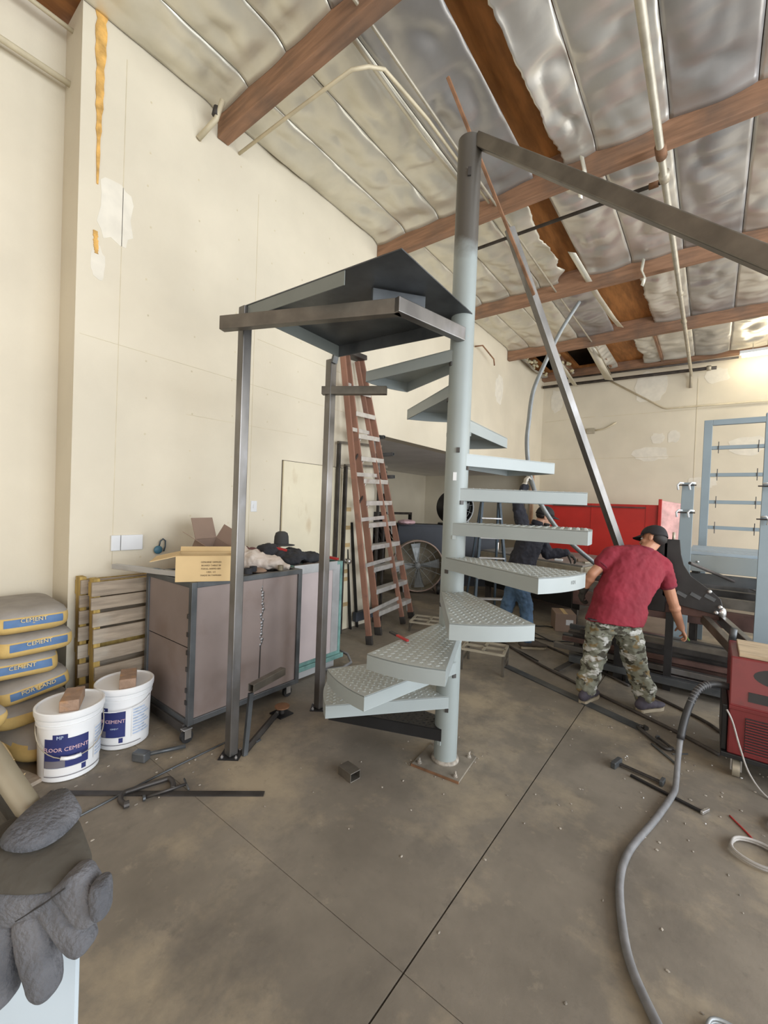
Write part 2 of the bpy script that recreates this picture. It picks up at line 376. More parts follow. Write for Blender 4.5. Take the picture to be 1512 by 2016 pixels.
# door with stained edge, knob
d1 = thing('door_1', 'cream flush door with a round knob and brown stains in the long wall', 'door', (-3.64, 2.96, 0)); d1['kind'] = 'structure'; del d1['label']; del d1['category']
m = MB(); m.bx(-3.66, -3.635, 2.965, 4.06, .012, 2.03); door_m = mat('door cream', (.72, .66, .50), .6, var=.05, scale=2); layer(door_m, (.40, .25, .10), 2.2, .60, .74, .55, stretch=(1, 2.2, 1)); m.build('leaf', 'door cream', d1, bevel=.003)
for a_, b_ in (((-3.6590, 2.961, 0), (-3.6590, 2.961, 2.034)), ((-3.6590, 2.958, 2.034), (-3.6590, 4.063, 2.034))):
    m = MB(); m.bar(a_, b_, .006, .006); m.build('door_gap', 'dark cavity', d1)
m = MB(); m.lathe([(.030, 0), (.030, .008), (.012, .012), (.012, .035), (.028, .045), (.034, .062), (.026, .078), (.006, .082)], (-3.635, 3.99, .875), 16, Matrix.Rotation(R(90), 3, 'Y')); m.build('knob', 'bright metal', d1, smooth=True)
m = MB()
for z in (.3, .62, .72, 1.05, 1.27, 1.5): m.bx(-3.635, -3.6335, 3.93, 4.06, z, z + .05)
m.build('stain', mat('stain brown', (.50, .36, .18), .7, var=.2, scale=9), d1)
m = MB(); m.bx(-3.72, -3.652, 10.98, 11.06, 0, 2.555); struct(m.build('trim_1', mat('peach trim', (.55, .36, .24), .7)))

# ------------------------------------------------------------------ roof: deck, beams, foil sheets
dk = MB()
YB = [-.1, 2.16, 4.46, 6.71, 9.01, 11.26]
HOLES = [(-3.45, -2.92, 9.10, 11.29), (-2.75, -2.10, 9.10, 11.29), (-3.2, -3.05, 1.30, 1.50)]
xc = sorted({-4.2, 5.7} | {a for h in HOLES for a in h[:2]}); yc = sorted({-3.7, 11.7} | {a for h in HOLES for a in h[2:]})
for i in range(len(xc) - 1):
    for j in range(len(yc) - 1):
        cx, cy = (xc[i] + xc[i + 1]) / 2, (yc[j] + yc[j + 1]) / 2
        if not any(h[0] < cx < h[1] and h[2] < cy < h[3] for h in HOLES): dk.bx(xc[i], xc[i + 1], yc[j], yc[j + 1], 5.16, 5.22)
ceil = struct(dk.build('ceiling', 'plywood deck'))
m = MB(); m.bx(-4.2, 5.7, -3.7, 11.7, 5.5, 5.56); m.bx(-4.2, -4.15, -3.7, 11.7, 5.22, 5.5); m.bx(5.65, 5.7, -3.7, 11.7, 5.22, 5.5); m.bx(-4.15, 5.65, 11.44, 11.49, 5.222, 5.5); m.bx(-4.15, 5.65, -3.7, -3.6, 5.22, 5.5); m.build('roof_sheet', 'dark cavity', ceil)
for y in YB[:-1]:
    m = MB(); m.bx(-3.655, 5.49, y - .055, y + .055, 4.83, 5.16); m.build('beam', 'glulam timber', ceil, bevel=.006)
m = MB(); m.bx(-3.655, 5.49, 11.30, 11.49, 4.98, 5.16); m.build('beam', 'glulam timber', ceil, bevel=.006)
for y0, y1, x in ((9.07, 11.3, -1.02), (9.07, 11.3, -2.02), (9.07, 11.3, -2.9)):
    m = MB(); m.bx(x - .02, x + .02, y0, y1, 5.02, 5.16); m.build('rafter', 'glulam timber', ceil)
def foil(y0, y1, x0, x1, mt, sag=.016, z=5.075, seed=0, tear=None, drop=0, tuck=.11):
    """one foil-faced blanket between two beams; tear(t) moves its edges, drop lets it hang"""
    q = random.Random(seed); nx, ny = 18, 56; vs = []; fs = []; ph = q.uniform(0, 50)
    for j in range(ny + 1):
        t = j / ny; y = y0 + (y1 - y0) * t
        a, b = x0, x1
        if tear: a, b = tear(t, a, b)
        for i in range(nx + 1):
            s = i / nx; x = a + (b - a) * s
            e = max(0, 1 - min(t, 1 - t) / .06)
            zz = z - sag * math.sin(PI * s) * (.6 + .6 * noise.noise((x * 2, y * 1.1, ph))) - (.07 * abs(noise.noise((x * 3.2 + ph, y * 1.7, .3))) * (1 - e) + .045 * abs(noise.noise((x * 1.5, y * 6 + ph, 1.3)))) * (math.sin(PI * s) ** .6 if 0 < s < 1 else 0)
            zz -= tuck * .45 * e ** 2; cr = noise.noise((x * 2.1 + y * .9 + ph, y * 2.3 - x, ph)); zz += .030 * (1 - abs(cr) * 3) * (1 if abs(cr) < .33 else 0) * (math.sin(PI * s) ** .5 if 0 < s < 1 else 0) * (1 - e)
            if drop: zz -= drop * (s ** 2 if drop > 0 else (1 - s) ** 2 * -1) * math.sin(PI * min(1, t * 1.05)) ** .6
            vs.append((x, y, min(zz, 5.15)))
    for j in range(ny):
        for i in range(nx): a = j * (nx + 1) + i; fs.append((a, a + 1, a + nx + 2, a + nx + 1))
    mb = MB(); mb.add(vs, fs); o = mb.build('foil_sheet', mt, ceil, smooth=True)
    sd = o.modifiers.new('solid', 'SOLIDIFY'); sd.thickness = .004
    return o
def tearL(k, ph):  return lambda t, a, b: (a + k * (.5 + .5 * noise.noise((t * 7, ph, 0))) * (.3 + t) + .018 * noise.noise((t * 40, ph, 2)), b)
def tearR(k, ph):  return lambda t, a, b: (a, b - k * (.5 + .5 * noise.noise((t * 7, ph, 0))) * (.3 + t) + .018 * noise.noise((t * 40, ph, 2)))
seams = [-3.655, -3.2, -2.72, -2.24, -1.6, -1.01, -.43, .15, .73, 1.31, 1.9, 2.9, 4.2, 5.48]
sd = 0
for b in range(5):
    y0, y1 = YB[b] + .055, YB[b + 1] - .055
    for i in range(len(seams) - 1):
        x0, x1 = seams[i], seams[i + 1]; sd += 1; mt = 'foil facing' if (i * 7 + b * 3) % 3 else 'foil facing dull'; kw = {}
        if i < 3: mt = 'vapour paper' if b < 4 else mt
        if b == 1 and i == 3: mt = 'foil facing dull'
        if b == 1 and i == 4: x0 = -1.34; mt = 'foil facing'; kw = dict(tear=tearL(.05, 3.1), drop=-.10)
        if b == 2 and i == 3: x1 = -1.72; kw = dict(tear=tearR(.28, 5.5), drop=.05); mt = 'vapour paper'
        if b == 2 and i == 4: x0 = -1.58
        if b == 3 and i == 4: continue
        if b == 3 and i == 5: kw = dict(tear=tearL(.06, 8.2))
        if b == 4 and i in (0, 1): x0, x1 = ((-3.655, -3.42), (-2.93, -2.78))[i]; kw = dict(tear=tearR(.08, i), drop=.14)
        if b == 4 and i == 2: x0 = -2.16; kw = dict(tear=tearL(.12, 4.), drop=-.16); x1 = -1.88
        if b == 4 and i == 3: continue
        if b == 4 and i == 4: x0 = -1.42; kw = dict(tear=tearL(.1, 9.2))
        foil(y0, y1, x0 + .004, x1 - .004, mt, seed=sd, **kw)
# torn shreds hanging from the blankets
for pts, wd in (([(-1.13, 4.36, 5.0), (-1.10, 4.38, 4.86), (-1.14, 4.40, 4.72), (-1.13, 4.39, 4.62)], .035), ([(-.86, 6.58, 5.0), (-.88, 6.6, 4.86), (-.84, 6.62, 4.76), (-.87, 6.62, 4.66)], .03),
                ([(-1.62, 6.0, 5.05), (-1.5, 7.0, 4.86), (-1.42, 7.8, 4.80), (-1.40, 8.4, 4.86)], .09), ([(-2.1, 9.5, 4.98), (-2.06, 10.3, 4.82), (-2.0, 10.9, 4.66)], .16), ([(-2.86, 9.3, 5.0), (-2.8, 10.2, 4.84), (-2.72, 10.9, 4.62)], .1), ([(-2.24, 2.3, 5.03), (-2.23, 3.3, 4.97), (-2.22, 4.3, 5.0)], .05)):
    mb = MB(); n = len(pts); vs = []
    for i, p in enumerate(pts):
        for s in (-1, 1): vs.append((p[0] + s * wd / 2, p[1] + s * wd * .3, p[2] - .01 * s))
    mb.add(vs, [(2 * i, 2 * i + 1, 2 * i + 3, 2 * i + 2) for i in range(n - 1)]); o = mb.build('foil_shred', 'vapour paper', ceil, smooth=True); s_ = o.modifiers.new('solid', 'SOLIDIFY'); s_.thickness = .006
m = MB()
for k in range(60):
    y = 9.2 + rnd.random() * 1.8; x = rnd.choice((-3.46, -2.84, -2.14)) + rnd.uniform(-.06, .06); m.ell((x, y, 5.05 + rnd.uniform(-.05, .04)), (rnd.uniform(.02, .06), rnd.uniform(.04, .1), .03), 7, 5)
stuff(m.build('torn_insulation', 'insulation wool', ceil, smooth=True))

# ------------------------------------------------------------------ pipes and conduits under the roof (each its own run)
def pipe(name, label, pts, r, mt, fit=(), cat='pipe', n=10):
    if fit:
        t = thing(name, label, cat, pts[0]); mb = MB(); mb.tube(pts, r, n); mb.build('pipe_run', mt, t, smooth=True)
        for f in fit:
            mb = MB(); mb.tube([V(f[0]), V(f[1])], f[2], n); mb.build(f[3], f[4] if len(f) > 4 else mt, t, smooth=True)
        return t
    mb = MB(); mb.tube(pts, r, n); o = mb.build(name, mt, smooth=True); tag(o, label, cat); return o
P = (-.485, 4.72)
pipe('sprinkler_pipe', 'straight tan sprinkler pipe running under the beams at the right', [(-.47, .3, P[1]), (-.485, 11.3, P[1] - .02), (-.485, 11.42, 4.62), (-.485, 11.44, 4.4)], .030, 'galvanised pipe',
     fit=[((-.475, 4.26, P[1]), (-.475, 4.40, P[1]), .044, 'coupling', 'rusted steel'), ((-.475, 4.62, P[1]), (-.475, 4.72, P[1]), .046, 'coupling'), ((-.48, 7.2, P[1]), (-.48, 7.27, P[1]), .042, 'coupling'), ((-.485, 8.3, P[1]), (-.485, 8.36, P[1]), .040, 'coupling')])
pipe('branch_pipe', 'thin dark branch pipe crossing behind the pole to the sprinkler line', [(-2.62, 4.86, 4.80), (-.50, 4.86, 4.80), (-.485, 4.8, 4.72)], .019, 'dark pipe', fit=[((-.62, 4.86, 4.80), (-.54, 4.86, 4.80), .030, 'union', 'rusted steel')])
pipe('roof_conduit', 'thin cream conduit running lengthwise past the pole top', [(-1.99, .9, 4.90), (-2.0, 3.6, 4.90), (-2.0, 6.8, 4.9), (-1.98, 9.4, 4.9), (-2.02, 11.2, 4.86)], .013, 'galvanised pipe')
bend = [(-3.655, 2.33, 4.84), (-3.0, 2.31, 4.80), (-2.5, 2.30, 4.77), (-2.22, 2.31, 4.77), (-2.12, 2.38, 4.79), (-2.07, 2.5, 4.84), (-2.06, 3.1, 4.90), (-2.06, 4.35, 4.92)]
pipe('bent_conduit', 'thin cream conduit bending away from the long wall below first beam', bend, .014, 'cream pipe')
pipe('wall_stub_pipe', 'short cream pipe stub with brass cap beside the first beam end', [(-3.655, 1.93, 4.70), (-3.5, 2.0, 4.84), (-3.44, 2.02, 4.98)], .022, 'cream pipe', fit=[((-3.5, 1.99, 4.86), (-3.49, 2.0, 4.93), .030, 'cap', 'dark pipe')])
pipe('recess_pipe', 'tan pipe with dark strap crossing the recess above the bags', [(-4.0 + .10, -.6, 4.60), (-3.90, 1.075, 4.62)], .022, 'cream pipe', fit=[((-3.9, .52, 4.53), (-3.9, .54, 4.76), .032, 'strap', 'dark pipe')])
pipe('recess_conduit', 'thin pale conduit high in the recess above the strapped pipe', [(-3.86, -.6, 4.98), (-3.86, 1.075, 4.98)], .016, 'cream pipe')
pipe('back_wall_pipe', 'dark pipe along the top of the back wall', [(-4.4 + .78, 11.30, 4.80), (-.2, 11.30, 4.74), (-.05, 11.3, 4.73)], .035, 'dark pipe', fit=[((-.22, 11.3, 4.74), (-.14, 11.3, 4.74), .055, 'valve', 'galvanised pipe')])
pipe('upper_back_pipe', 'second thin dark pipe above the back wall pipe', [(-3.2, 11.22, 4.93), (.3, 11.22, 4.86)], .022, 'dark pipe')
pipe('slanting_conduit', 'cream conduit slanting down the back wall then running level', [(-2.2, 11.47, 4.88), (-.96, 11.47, 4.02), (-.90, 11.47, 4.0), (2.2, 11.47, 3.97)], .016, 'cream pipe')
pipe('side_conduit', 'short rusty conduit stub on long wall beyond pole', [(-3.64, 7.35, 4.62), (-3.50, 7.38, 4.62), (-3.5, 7.9, 4.52), (-3.49, 7.92, 4.40)], .013, 'rusted steel')
t = thing('junction_box', 'small grey electrical box with bent conduit on the back wall', 'electrical box', (-2.45, 11.44, 3.6))
m = MB(); m.bx(-2.55, -2.37, 11.44, 11.5, 3.55, 3.68); m.build('box_body', 'galvanised pipe', t, bevel=.005)
m = MB(); m.tube([(-2.37, 11.46, 3.62), (-2.15, 11.46, 3.64), (-2.0, 11.46, 3.72), (-1.9, 11.46, 3.78)], .018, 8); m.build('conduit_stub', 'cream pipe', t, smooth=True)
t = thing('fluorescent_light', 'lit fluorescent strip light under the roof by the back wall', 'light', (.32, 10.9, 4.78))
m = MB(); m.bx(.30, 1.9, 10.92, 11.06, 4.84, 4.90); m.build('housing', 'white plastic', t, bevel=.008)
m = MB(); m.tube([(.34, 10.99, 4.81), (1.86, 10.99, 4.81)], .035, 10); m.build('lamp_tube', 'tube light', t, smooth=True)
for x in (.5, 1.7):
    m = MB(); m.bar((x, 10.99, 4.9), (x, 10.99, 5.1), .012); m.build('hanger', 'galvanised pipe', t)
t = thing('wall_box', 'wide white electrical cover plate on long wall above the pallets', 'cover plate', (WL, 1.34, 1.2))
for y0, y1 in ((1.335, 1.40), (1.405, 1.565)):
    m = MB(); m.bx(WL, WL + .02, y0, y1, 1.165, 1.285); m.build('cover', 'white plastic', t, bevel=.004)
t = thing('light_switch', 'small white switch plate beside the door', 'switch', (WL, 2.60, 1.5))
m = MB(); m.bx(WL, WL + .006, 2.585, 2.655, 1.48, 1.59); m.build('plate', 'white plastic', t, bevel=.002)
m = MB(); m.bx(WL + .006, WL + .012, 2.61, 2.63, 1.515, 1.555); m.build('toggle', 'white plastic', t)

# ================================================================== SPIRAL STAIRCASE
PX, PY = -1.278, 2.40
st = thing('spiral_staircase', 'pale grey steel spiral staircase with diamond plate treads and square landing', 'staircase', (PX, PY, 0))
m = MB(); m.lathe([(.0725, .012), (.0725, 3.86), (.066, 3.86), (.066, 3.80)], (PX, PY, 0), 32); m.build('center_pole', 'pole paint and bare steel', st, angle=True)
m = MB(); m.lathe([(.088, .012), (.085, .024), (.0735, .03)], (PX, PY, 0), 28); m.build('weld_collar', 'grit', st, smooth=True)
m = MB(); m.box((-1.272, 2.385, .006), (.31, .31, .012), R(6.3)); bp = m.build('base_plate', mat('dusty base plate', (.20, .175, .14), .8, var=.25, scale=9), st, bevel=.002)
m = MB(); cc_ = Matrix.Rotation(R(6.3), 3, 'Z'); m.bar(V(-1.272, 2.385, .007) + cc_ @ V(-.155, -.157, 0), V(-1.272, 2.385, .007) + cc_ @ V(.155, -.157, 0), .006, .013); m.build('plate_edge', 'rusted steel', bp)
for a, b in ((-1, -1), (1, -1), (1, 1), (-1, 1)):
    c = V(-1.272, 2.385, .012) + Matrix.Rotation(R(6.3), 3, 'Z') @ V(a * .118, b * .118, 0)
    m = MB(); m.lathe([(.016, 0), (.016, .004), (.011, .004), (.011, .016), (.006, .016), (.006, .030), (.004, .032)], c, 8); m.build('bolt', 'grit', bp)
for z0, zz in ((3.62, .05), (1.95, .03)):
    m = MB(); m.box((PX + .078 * math.cos(R(-60)), PY + .078 * math.sin(R(-60)), z0), (.012, .02, zz), R(-60)); m.build('lug', 'dark stock steel', st)
RR, RISE, Z0, TH, DE, OM = .778, .2131, .2279, 176.38, 30.33, 29.75
def tread(k):
    th = R(TH + DE * k); om = R(OM); z = Z0 + RISE * k; ri = .070; n = 14
    pt = lambda r, a, zz: (PX + r * math.cos(a), PY + r * math.sin(a), zz)
    inner = [pt(ri, th + om + R(78), 0), pt(ri, th - R(78), 0)]
    outer = [pt(RR, th + om * i / n, 0) for i in range(n + 1)]
    top = outer + inner       # counter-clockwise
    paint, plate = ('black primer', 'black primer') if k == 0 else ('grey stair paint', 'diamond plate paint')
    T = .006; H = .076
    m = MB(); m.prism([(x, y, z - T) for x, y, _ in top], (0, 0, T)); pl = m.build('tread_plate', plate, st)
    def skirt(pts, name):
        mb = MB(); cx = sum(p[0] for p in pts) / len(pts); cy = sum(p[1] for p in pts) / len(pts); out = []; inn = []
        mid = V(pt(RR * .55, th + om / 2, 0))
        for i, p in enumerate(pts):
            a, b = V(pts[max(i - 1, 0)]), V(pts[min(i + 1, len(pts) - 1)]); d = (b - a).normalized(); nn = V(-d.y, d.x, 0)
            if nn.dot(mid - V(p)) < 0: nn = -nn
            out.append(V(p)); inn.append(V(p) + nn * T)
        vs = [(o.x, o.y, zz) for zz in (z - H, z - .0005) for o in out + inn]; N = len(pts); fs = []
        ring = list(range(N)) + list(range(2 * N - 1, N - 1, -1))
        fs.append(tuple(ring)); fs.append(tuple(i + 2 * N for i in ring))
        for i in range(len(ring)): a, b = ring[i], ring[(i + 1) % len(ring)]; fs.append((a, b, b + 2 * N, a + 2 * N))
        mb.add(vs, fs); mb.build(name, paint, pl, bevel=.0 if name == 'nosing' else .0015, angle=name == 'nosing')
    skirt([inner[1], outer[0]], 'riser'); skirt(outer, 'nosing'); skirt([outer[-1], inner[0]], 'riser')
    # raised lugs of the diamond plate
    mb = MB(); d = .0205; u = V(math.cos(th + om / 2), math.sin(th + om / 2), 0); s = V(-u.y, u.x, 0); row = 0
    poly = [V(p[0], p[1]) for p in top]
    def inside(p, mg=.013):
        for i in range(len(poly)):
            a, b = poly[i], poly[(i + 1) % len(poly)]; e = (b - a)
            if e.length < 1e-6: continue
            e.normalize()
            if (V(-e.y, e.x)).dot(V(p.x, p.y) - a) < mg: return False
        return True
    x = .07
    while x < RR:
        y = -.42 + (row % 2) * d
        while y < .42:
            c = V(PX, PY, 0) + u * x + s * y
            if inside(c):
                a = R(45 if row % 2 else -45); l = (u * math.cos(a) + s * math.sin(a)) * .0135; wv = (-u * math.sin(a) + s * math.cos(a)) * .0055; h = V(0, 0, .0032)
                B = V(c.x, c.y, z)
                mb.add([B - l, B - wv, B + l, B + wv, B - l * .45 + h, B + l * .45 + h], [(0, 1, 4), (1, 5, 4), (1, 2, 5), (2, 3, 5), (3, 4, 5), (3, 0, 4)])
            y += 2 * d
        x += d; row += 1
    stuff(mb.build('tread_pattern', plate, pl))
    # clip welded to pole below each tread
    for a, sgn in ((th - R(60), 1), (th + om + R(60), -1)):
        mb = MB(); mb.box(pt(.074, a, z - H - .012), (.010, .022, .024), a); mb.build('weld_clip', 'dark stock steel' if k % 3 else 'grey stair paint', pl)
for k in range(12): tread(k)
a5 = R(TH + DE * 5 + OM * .62); c5 = V(PX + (RR + .0015) * math.cos(a5), PY + (RR + .0015) * math.sin(a5), Z0 + RISE * 5 - .036)
text_flat('H21', .026, c5, (-math.sin(a5), math.cos(a5), 0), (0, 0, 1), mat('pencil grey', (.24, .26, .26), .6), st, .0004, name='pencil_mark')
m = MB(); m.box((PX + .0735 * math.cos(R(-70)), PY + .0735 * math.sin(R(-70)), 1.79), (.002, .022, .05), R(-70)); m.build('white_tag', 'white plastic', st)
# landing
ZT = 2.784
m = MB(); m.prism([(-2.335, 1.545, ZT - .006), (-1.182, 1.60, ZT - .006), (-1.205, 2.38, ZT - .006), (-1.30, 2.47, ZT - .006), (-2.335, 2.40, ZT - .006)], (0, 0, .006)); ld = m.build('landing_plate', 'mill scale steel', st)
mb = MB()
for i in range(26):
    for j in range(18):
        x, y = -2.31 + i * .043 + (j % 2) * .02, 1.63 + j * .041
        a = R(45 if (i + j) % 2 else -45); l = V(math.cos(a), math.sin(a), 0) * .015; wv = V(-math.sin(a), math.cos(a), 0) * .006; B = V(x, y, ZT); h = V(0, 0, .003)
        mb.add([B - l, B - wv, B + l, B + wv, B - l * .45 + h, B + l * .45 + h], [(0, 1, 4), (1, 5, 4), (1, 2, 5), (2, 3, 5), (3, 4, 5), (3, 0, 4)])
stuff(mb.build('tread_pattern', 'mill scale steel', ld))
m = MB(); m.bar((-2.29, 1.553, ZT - .043), (-1.523, 1.588, ZT - .043), .006, .074); m.build('landing_skirt', mat('landing paint', (.17, .185, .17), .42, var=.05), ld, bevel=.0015)
for p, q, mt in (((-2.245, 1.70), (-2.275, 2.335), 'landing paint'), ((-2.275, 2.335), (-1.345, 2.405), 'mill scale steel')):
    m = MB(); m.bar((*p, ZT - .047), (*q, ZT - .047), .007, .082); m.build('landing_skirt', mt, ld, bevel=.0015)
m = MB(); m.rtube((-2.375, 1.435, 2.645), (-1.345, 1.835, 2.645), .05, .080, .004); m.build('frame_tube', 'brown mill tube', st, bevel=.004)
m = MB(); m.bar((-1.352, 1.80, 2.645), (-1.243, 2.335, 2.645), .05, .080); m.build('frame_tube', 'raw steel tube', st, bevel=.004)
m = MB(); m.bar((-1.52, 1.80, 2.733), (-1.335, 2.04, 2.733), .05, .075); m.build('spacer_block', 'mill scale steel', st, bevel=.004)
for (x, y), top, rz in (((-2.322, 1.558), ZT - .007, 0), ((-2.365, 2.352), ZT - .09, 0)):
    m = MB(); m.bx(x - .03, x + .03, y - .03, y + .03, .008, top); po = m.build('support_post', 'raw steel tube', st, bevel=.005)
    m = MB(); m.box((x, y, .004), (.125, .115, .008), R(38)); m.build('foot_plate', 'black primer', po)
    for k in range(4):
        a = R(38 + 45 + 90 * k); m = MB(); m.lathe([(.010, .008), (.010, .016), (.005, .016), (.005, .024)], (x + .062 * math.cos(a), y + .060 * math.sin(a), 0), 6); m.build('bolt', 'bright metal', po)
m = MB(); m.bar((-2.33, 2.345, ZT - .12), (-2.31, 2.345, ZT - .05), .05, .02); m.build('corner_plate', 'mill scale steel', st)
m = MB(); m.rtube((-2.41, 2.31, 2.455), (-1.985, 2.57, 2.462), .05, .060, .004); m.build('stub_arm', 'brown mill tube', st, bevel=.003)
m = MB(); bs = V(-1.222, 2.40, 3.842); be = V(.124, 2.08, 2.544); bd = (be - bs); m.bar(bs, bs + bd * 2.92, .072, .072); m.build('brace_tube', 'brown mill tube', st, bevel=.006)
m = MB(); m.ell(bs + V(-.0, 0, -.03), (.024, .022, .03), 8, 6); m.build('weld_bead', 'black primer', st, smooth=True)
tw = thing('folding_knife', 'red and black utility knife lying on the third tread', 'knife', (-1.28, 1.90, Z0 + RISE * 3 + .003))
kz = Z0 + RISE * 3 + .010
m = MB(); m.bar((-1.43, 1.97, kz), (-1.365, 1.945, kz), .022, .012); m.build('handle', 'black plastic', tw, bevel=.003)
m = MB(); m.bar((-1.365, 1.945, kz), (-1.265, 1.905, kz), .017, .011); m.build('grip', 'red plastic', tw, bevel=.003)

# steel tube leaning up to the roof with a rusty flat bar beside it
t = thing('leaning_tube', 'long dark square tube leaning upward behind the stair pole', 'steel tube', (-.585, 4.742, .95))
A, B = V(-1.449, 3.475, 3.961), V(-.575, 4.76, .90)
m = MB(); m.rtube(A, B, .062, .062, .004); m.build('tube_wall', 'raw steel tube', t, bevel=.004)
m = MB(); m.bar((-1.64, 2.70, 4.70), (-1.283, 3.665, 3.44), .030, .022, (1, 0, .2)); tag(m.build('flat_bar', 'rusted steel', bevel=.002), 'thin rusty bar rising above the pole top toward roof', 'steel bar')

# ================================================================== LEFT SIDE: bags, pallets, buckets, bins
def sgn_pow(x, p): return math.copysign(abs(x) ** p, x)
def pillow(c, s, rz=0, tilt=0, e=.42, nu=36, nv=18, seed=0, amp=.012, ry=0, sag=0):
    q = random.Random(seed); ph = q.uniform(0, 40); M = Matrix.Rotation(rz, 3, 'Z') @ Matrix.Rotation(ry, 3, 'Y') @ Matrix.Rotation(tilt, 3, 'X'); c = V(c); mb = MB(); vs = []; fs = []
    def P(u, v, k=1.0):
        cv = sgn_pow(math.cos(v), e); p = V(s[0] * cv * sgn_pow(math.cos(u), e * .8), s[1] * cv * sgn_pow(math.sin(u), e * .8), s[2] * sgn_pow(math.sin(v), e * 1.6)) * k
        d = noise.noise((p.x * 7 + ph, p.y * 7, p.z * 9)); p *= 1 + 0
        l = p.length or 1; p += p / l * d * amp
        if sag: p.z -= sag * (p.x / s[0]) ** 2
        return c + M @ p
    for j in range(1, nv):
        v = -PI / 2 + PI * j / nv
        for i in range(nu): vs.append(P(2 * PI * i / nu, v))
    vs += [P(0, -PI / 2), P(0, PI / 2)]
    for j in range(nv - 2):
        for i in range(nu): fs.append((j * nu + i, j * nu + (i + 1) % nu, (j + 1) * nu + (i + 1) % nu, (j + 1) * nu + i))
    L = len(vs)
    fs += [(L - 2, (i + 1) % nu, i) for i in range(nu)] + [(L - 1, (nv - 2) * nu + i, (nv - 2) * nu + (i + 1) % nu) for i in range(nu)]
    mb.add(vs, fs); return mb, P
def dusty(o):     # dust settled on the bag's upper face: second material on up-facing polygons
    o.data.materials.append(MATS['bag dust grey'])
    for p in o.data.polygons:
        if p.normal.z > .62 or p.center.x < (min(v.co.x for v in o.data.vertices) + .30): p.material_index = 1
def cement_bag(c, s, label, rz, ry=0, tilt=0, seed=0, lab=True, grp=None, sag=0, ltxt='CEMENT', e=.42):
    t = thing('cement_bag', label, 'cement bag', (c[0], c[1], c[2] - s[2]), 0, grp)
    mb, P = pillow(c, s, rz, tilt, seed=seed, ry=ry, sag=sag, e=e); o = mb.build('sack', 'cement bag paper', t, smooth=True); dusty(o)
    if lab:
        lb = MB(); n1, n2 = 14, 6; vs = []
        for j in range(n2 + 1):
            for i in range(n1 + 1):
                vs.append(P(-.34 + .74 * i / n1, -.10 + .34 * j / n2, 1.006))
        lb.add(vs, [(j * (n1 + 1) + i, j * (n1 + 1) + i + 1, (j + 1) * (n1 + 1) + i + 1, (j + 1) * (n1 + 1) + i) for j in range(n2) for i in range(n1)])
        l_ = lb.build('label', 'bag label blue', t, smooth=True)
        a = V(P(-.3, .1, 1.012)); b = V(P(.3, .1, 1.012)); u = V(P(0, .28, 1.012)) - V(P(0, -.1, 1.012)); mid = V(P(0, .12, 1.016)) + V(math.cos(rz), math.sin(rz), 0) * .003
        text_flat(ltxt, .034, mid, b - a, u, 'bag lettering', l_, .0012)
    return t
G = 'cement bags stacked in the wall recess'
cement_bag((-3.62, .80, .795), (.34, .205, .078), 'topmost cement bag of the stack in the recess', R(-2), seed=1, grp=G)
cement_bag((-3.61, .80, .650), (.335, .205, .076), 'second cement bag down in the recess stack', R(3), seed=2, grp=G)
cement_bag((-3.66, .77, .505), (.34, .205, .078), 'third cement bag down with level blue label in the recess stack', R(-4), seed=3, grp=G)
cement_bag((-3.63, .80, .365), (.34, .200, .072), 'fourth cement bag down with slanted blue label in the recess stack', R(4), tilt=R(8), seed=4, grp=G, ltxt='PORTLAND')
cement_bag((-3.58, .80, .228), (.36, .215, .070), 'flattened grey dusty bag beneath the labelled stack', R(2), seed=5, lab=False, grp=G)
cement_bag((-3.40, .83, .10), (.36, .225, .098), 'fat grey bag with torn yellow end beside the near bucket', R(12), seed=6, lab=False, grp=G, sag=.03, e=.6)
cement_bag((-3.36, .38, .085), (.30, .18, .080), 'grey bag low on the floor left of the fat bag', R(-8), seed=7, lab=False, grp=G)
cement_bag((-3.38, .36, .240), (.30, .17, .072), 'grey bag lying over the low floor bag at the edge', R(10), seed=8, lab=False, grp=G)
cement_bag((-3.22, .41, .395), (.26, .15, .066), 'pale blue grey bag hanging over the pile beside the labelled stack', R(25), ry=R(14), seed=9, lab=False, grp=G)
# torn open bag in front and crumpled pieces
t = thing('torn_bag', 'torn open yellow cement bag with crumpled end left of the buckets', 'cement bag', (-2.93, .52, 0))
mb, P_ = pillow((-2.88, .49, .150), (.19, .13, .145), R(20), e=.75, seed=21, amp=.07, ry=R(10)); mb.build('sack', 'carton tan', t, smooth=True)
q = random.Random(5)
for k in range(7):
    c = V(-2.74 + q.uniform(-.05, .05), .53 + q.uniform(-.08, .06), .08 + .035 * k); n = V(q.uniform(.4, 1), q.uniform(-.7, .2), q.uniform(-.3, .8)).normalized(); s1 = n.cross(V(0, 0, 1)).normalized() * q.uniform(.04, .08); s2 = n.cross(s1).normalized() * q.uniform(.03, .07)
    m = MB(); m.add([c - s1 - s2, c + s1 - s2 * .6, c + s1 * .8 + s2, c - s1 * .5 + s2 * 1.2, c + n * .035], [(0, 1, 4), (1, 2, 4), (2, 3, 4), (3, 0, 4), (0, 1, 2, 3)]); m.build('torn_flap', ('carton tan', 'wood scrap', 'bag dust grey')[k % 3], t)
for k, (x, y, s) in enumerate(((-2.76, .60, .04), (-2.70, .57, .03), (-2.68, .63, .025), (-2.82, .62, .03))):
    m = MB(); m.box((x, y, s / 2 + .002), (s * 1.6, s, s), .5 * k); tag(m.build('rubble_lump', 'wood scrap', bevel=.006), ('largest', 'second', 'smallest', 'hindmost')[k] + ' pale lump fallen in front of the torn yellow bag', 'lump', 'pale lumps by the torn bag')
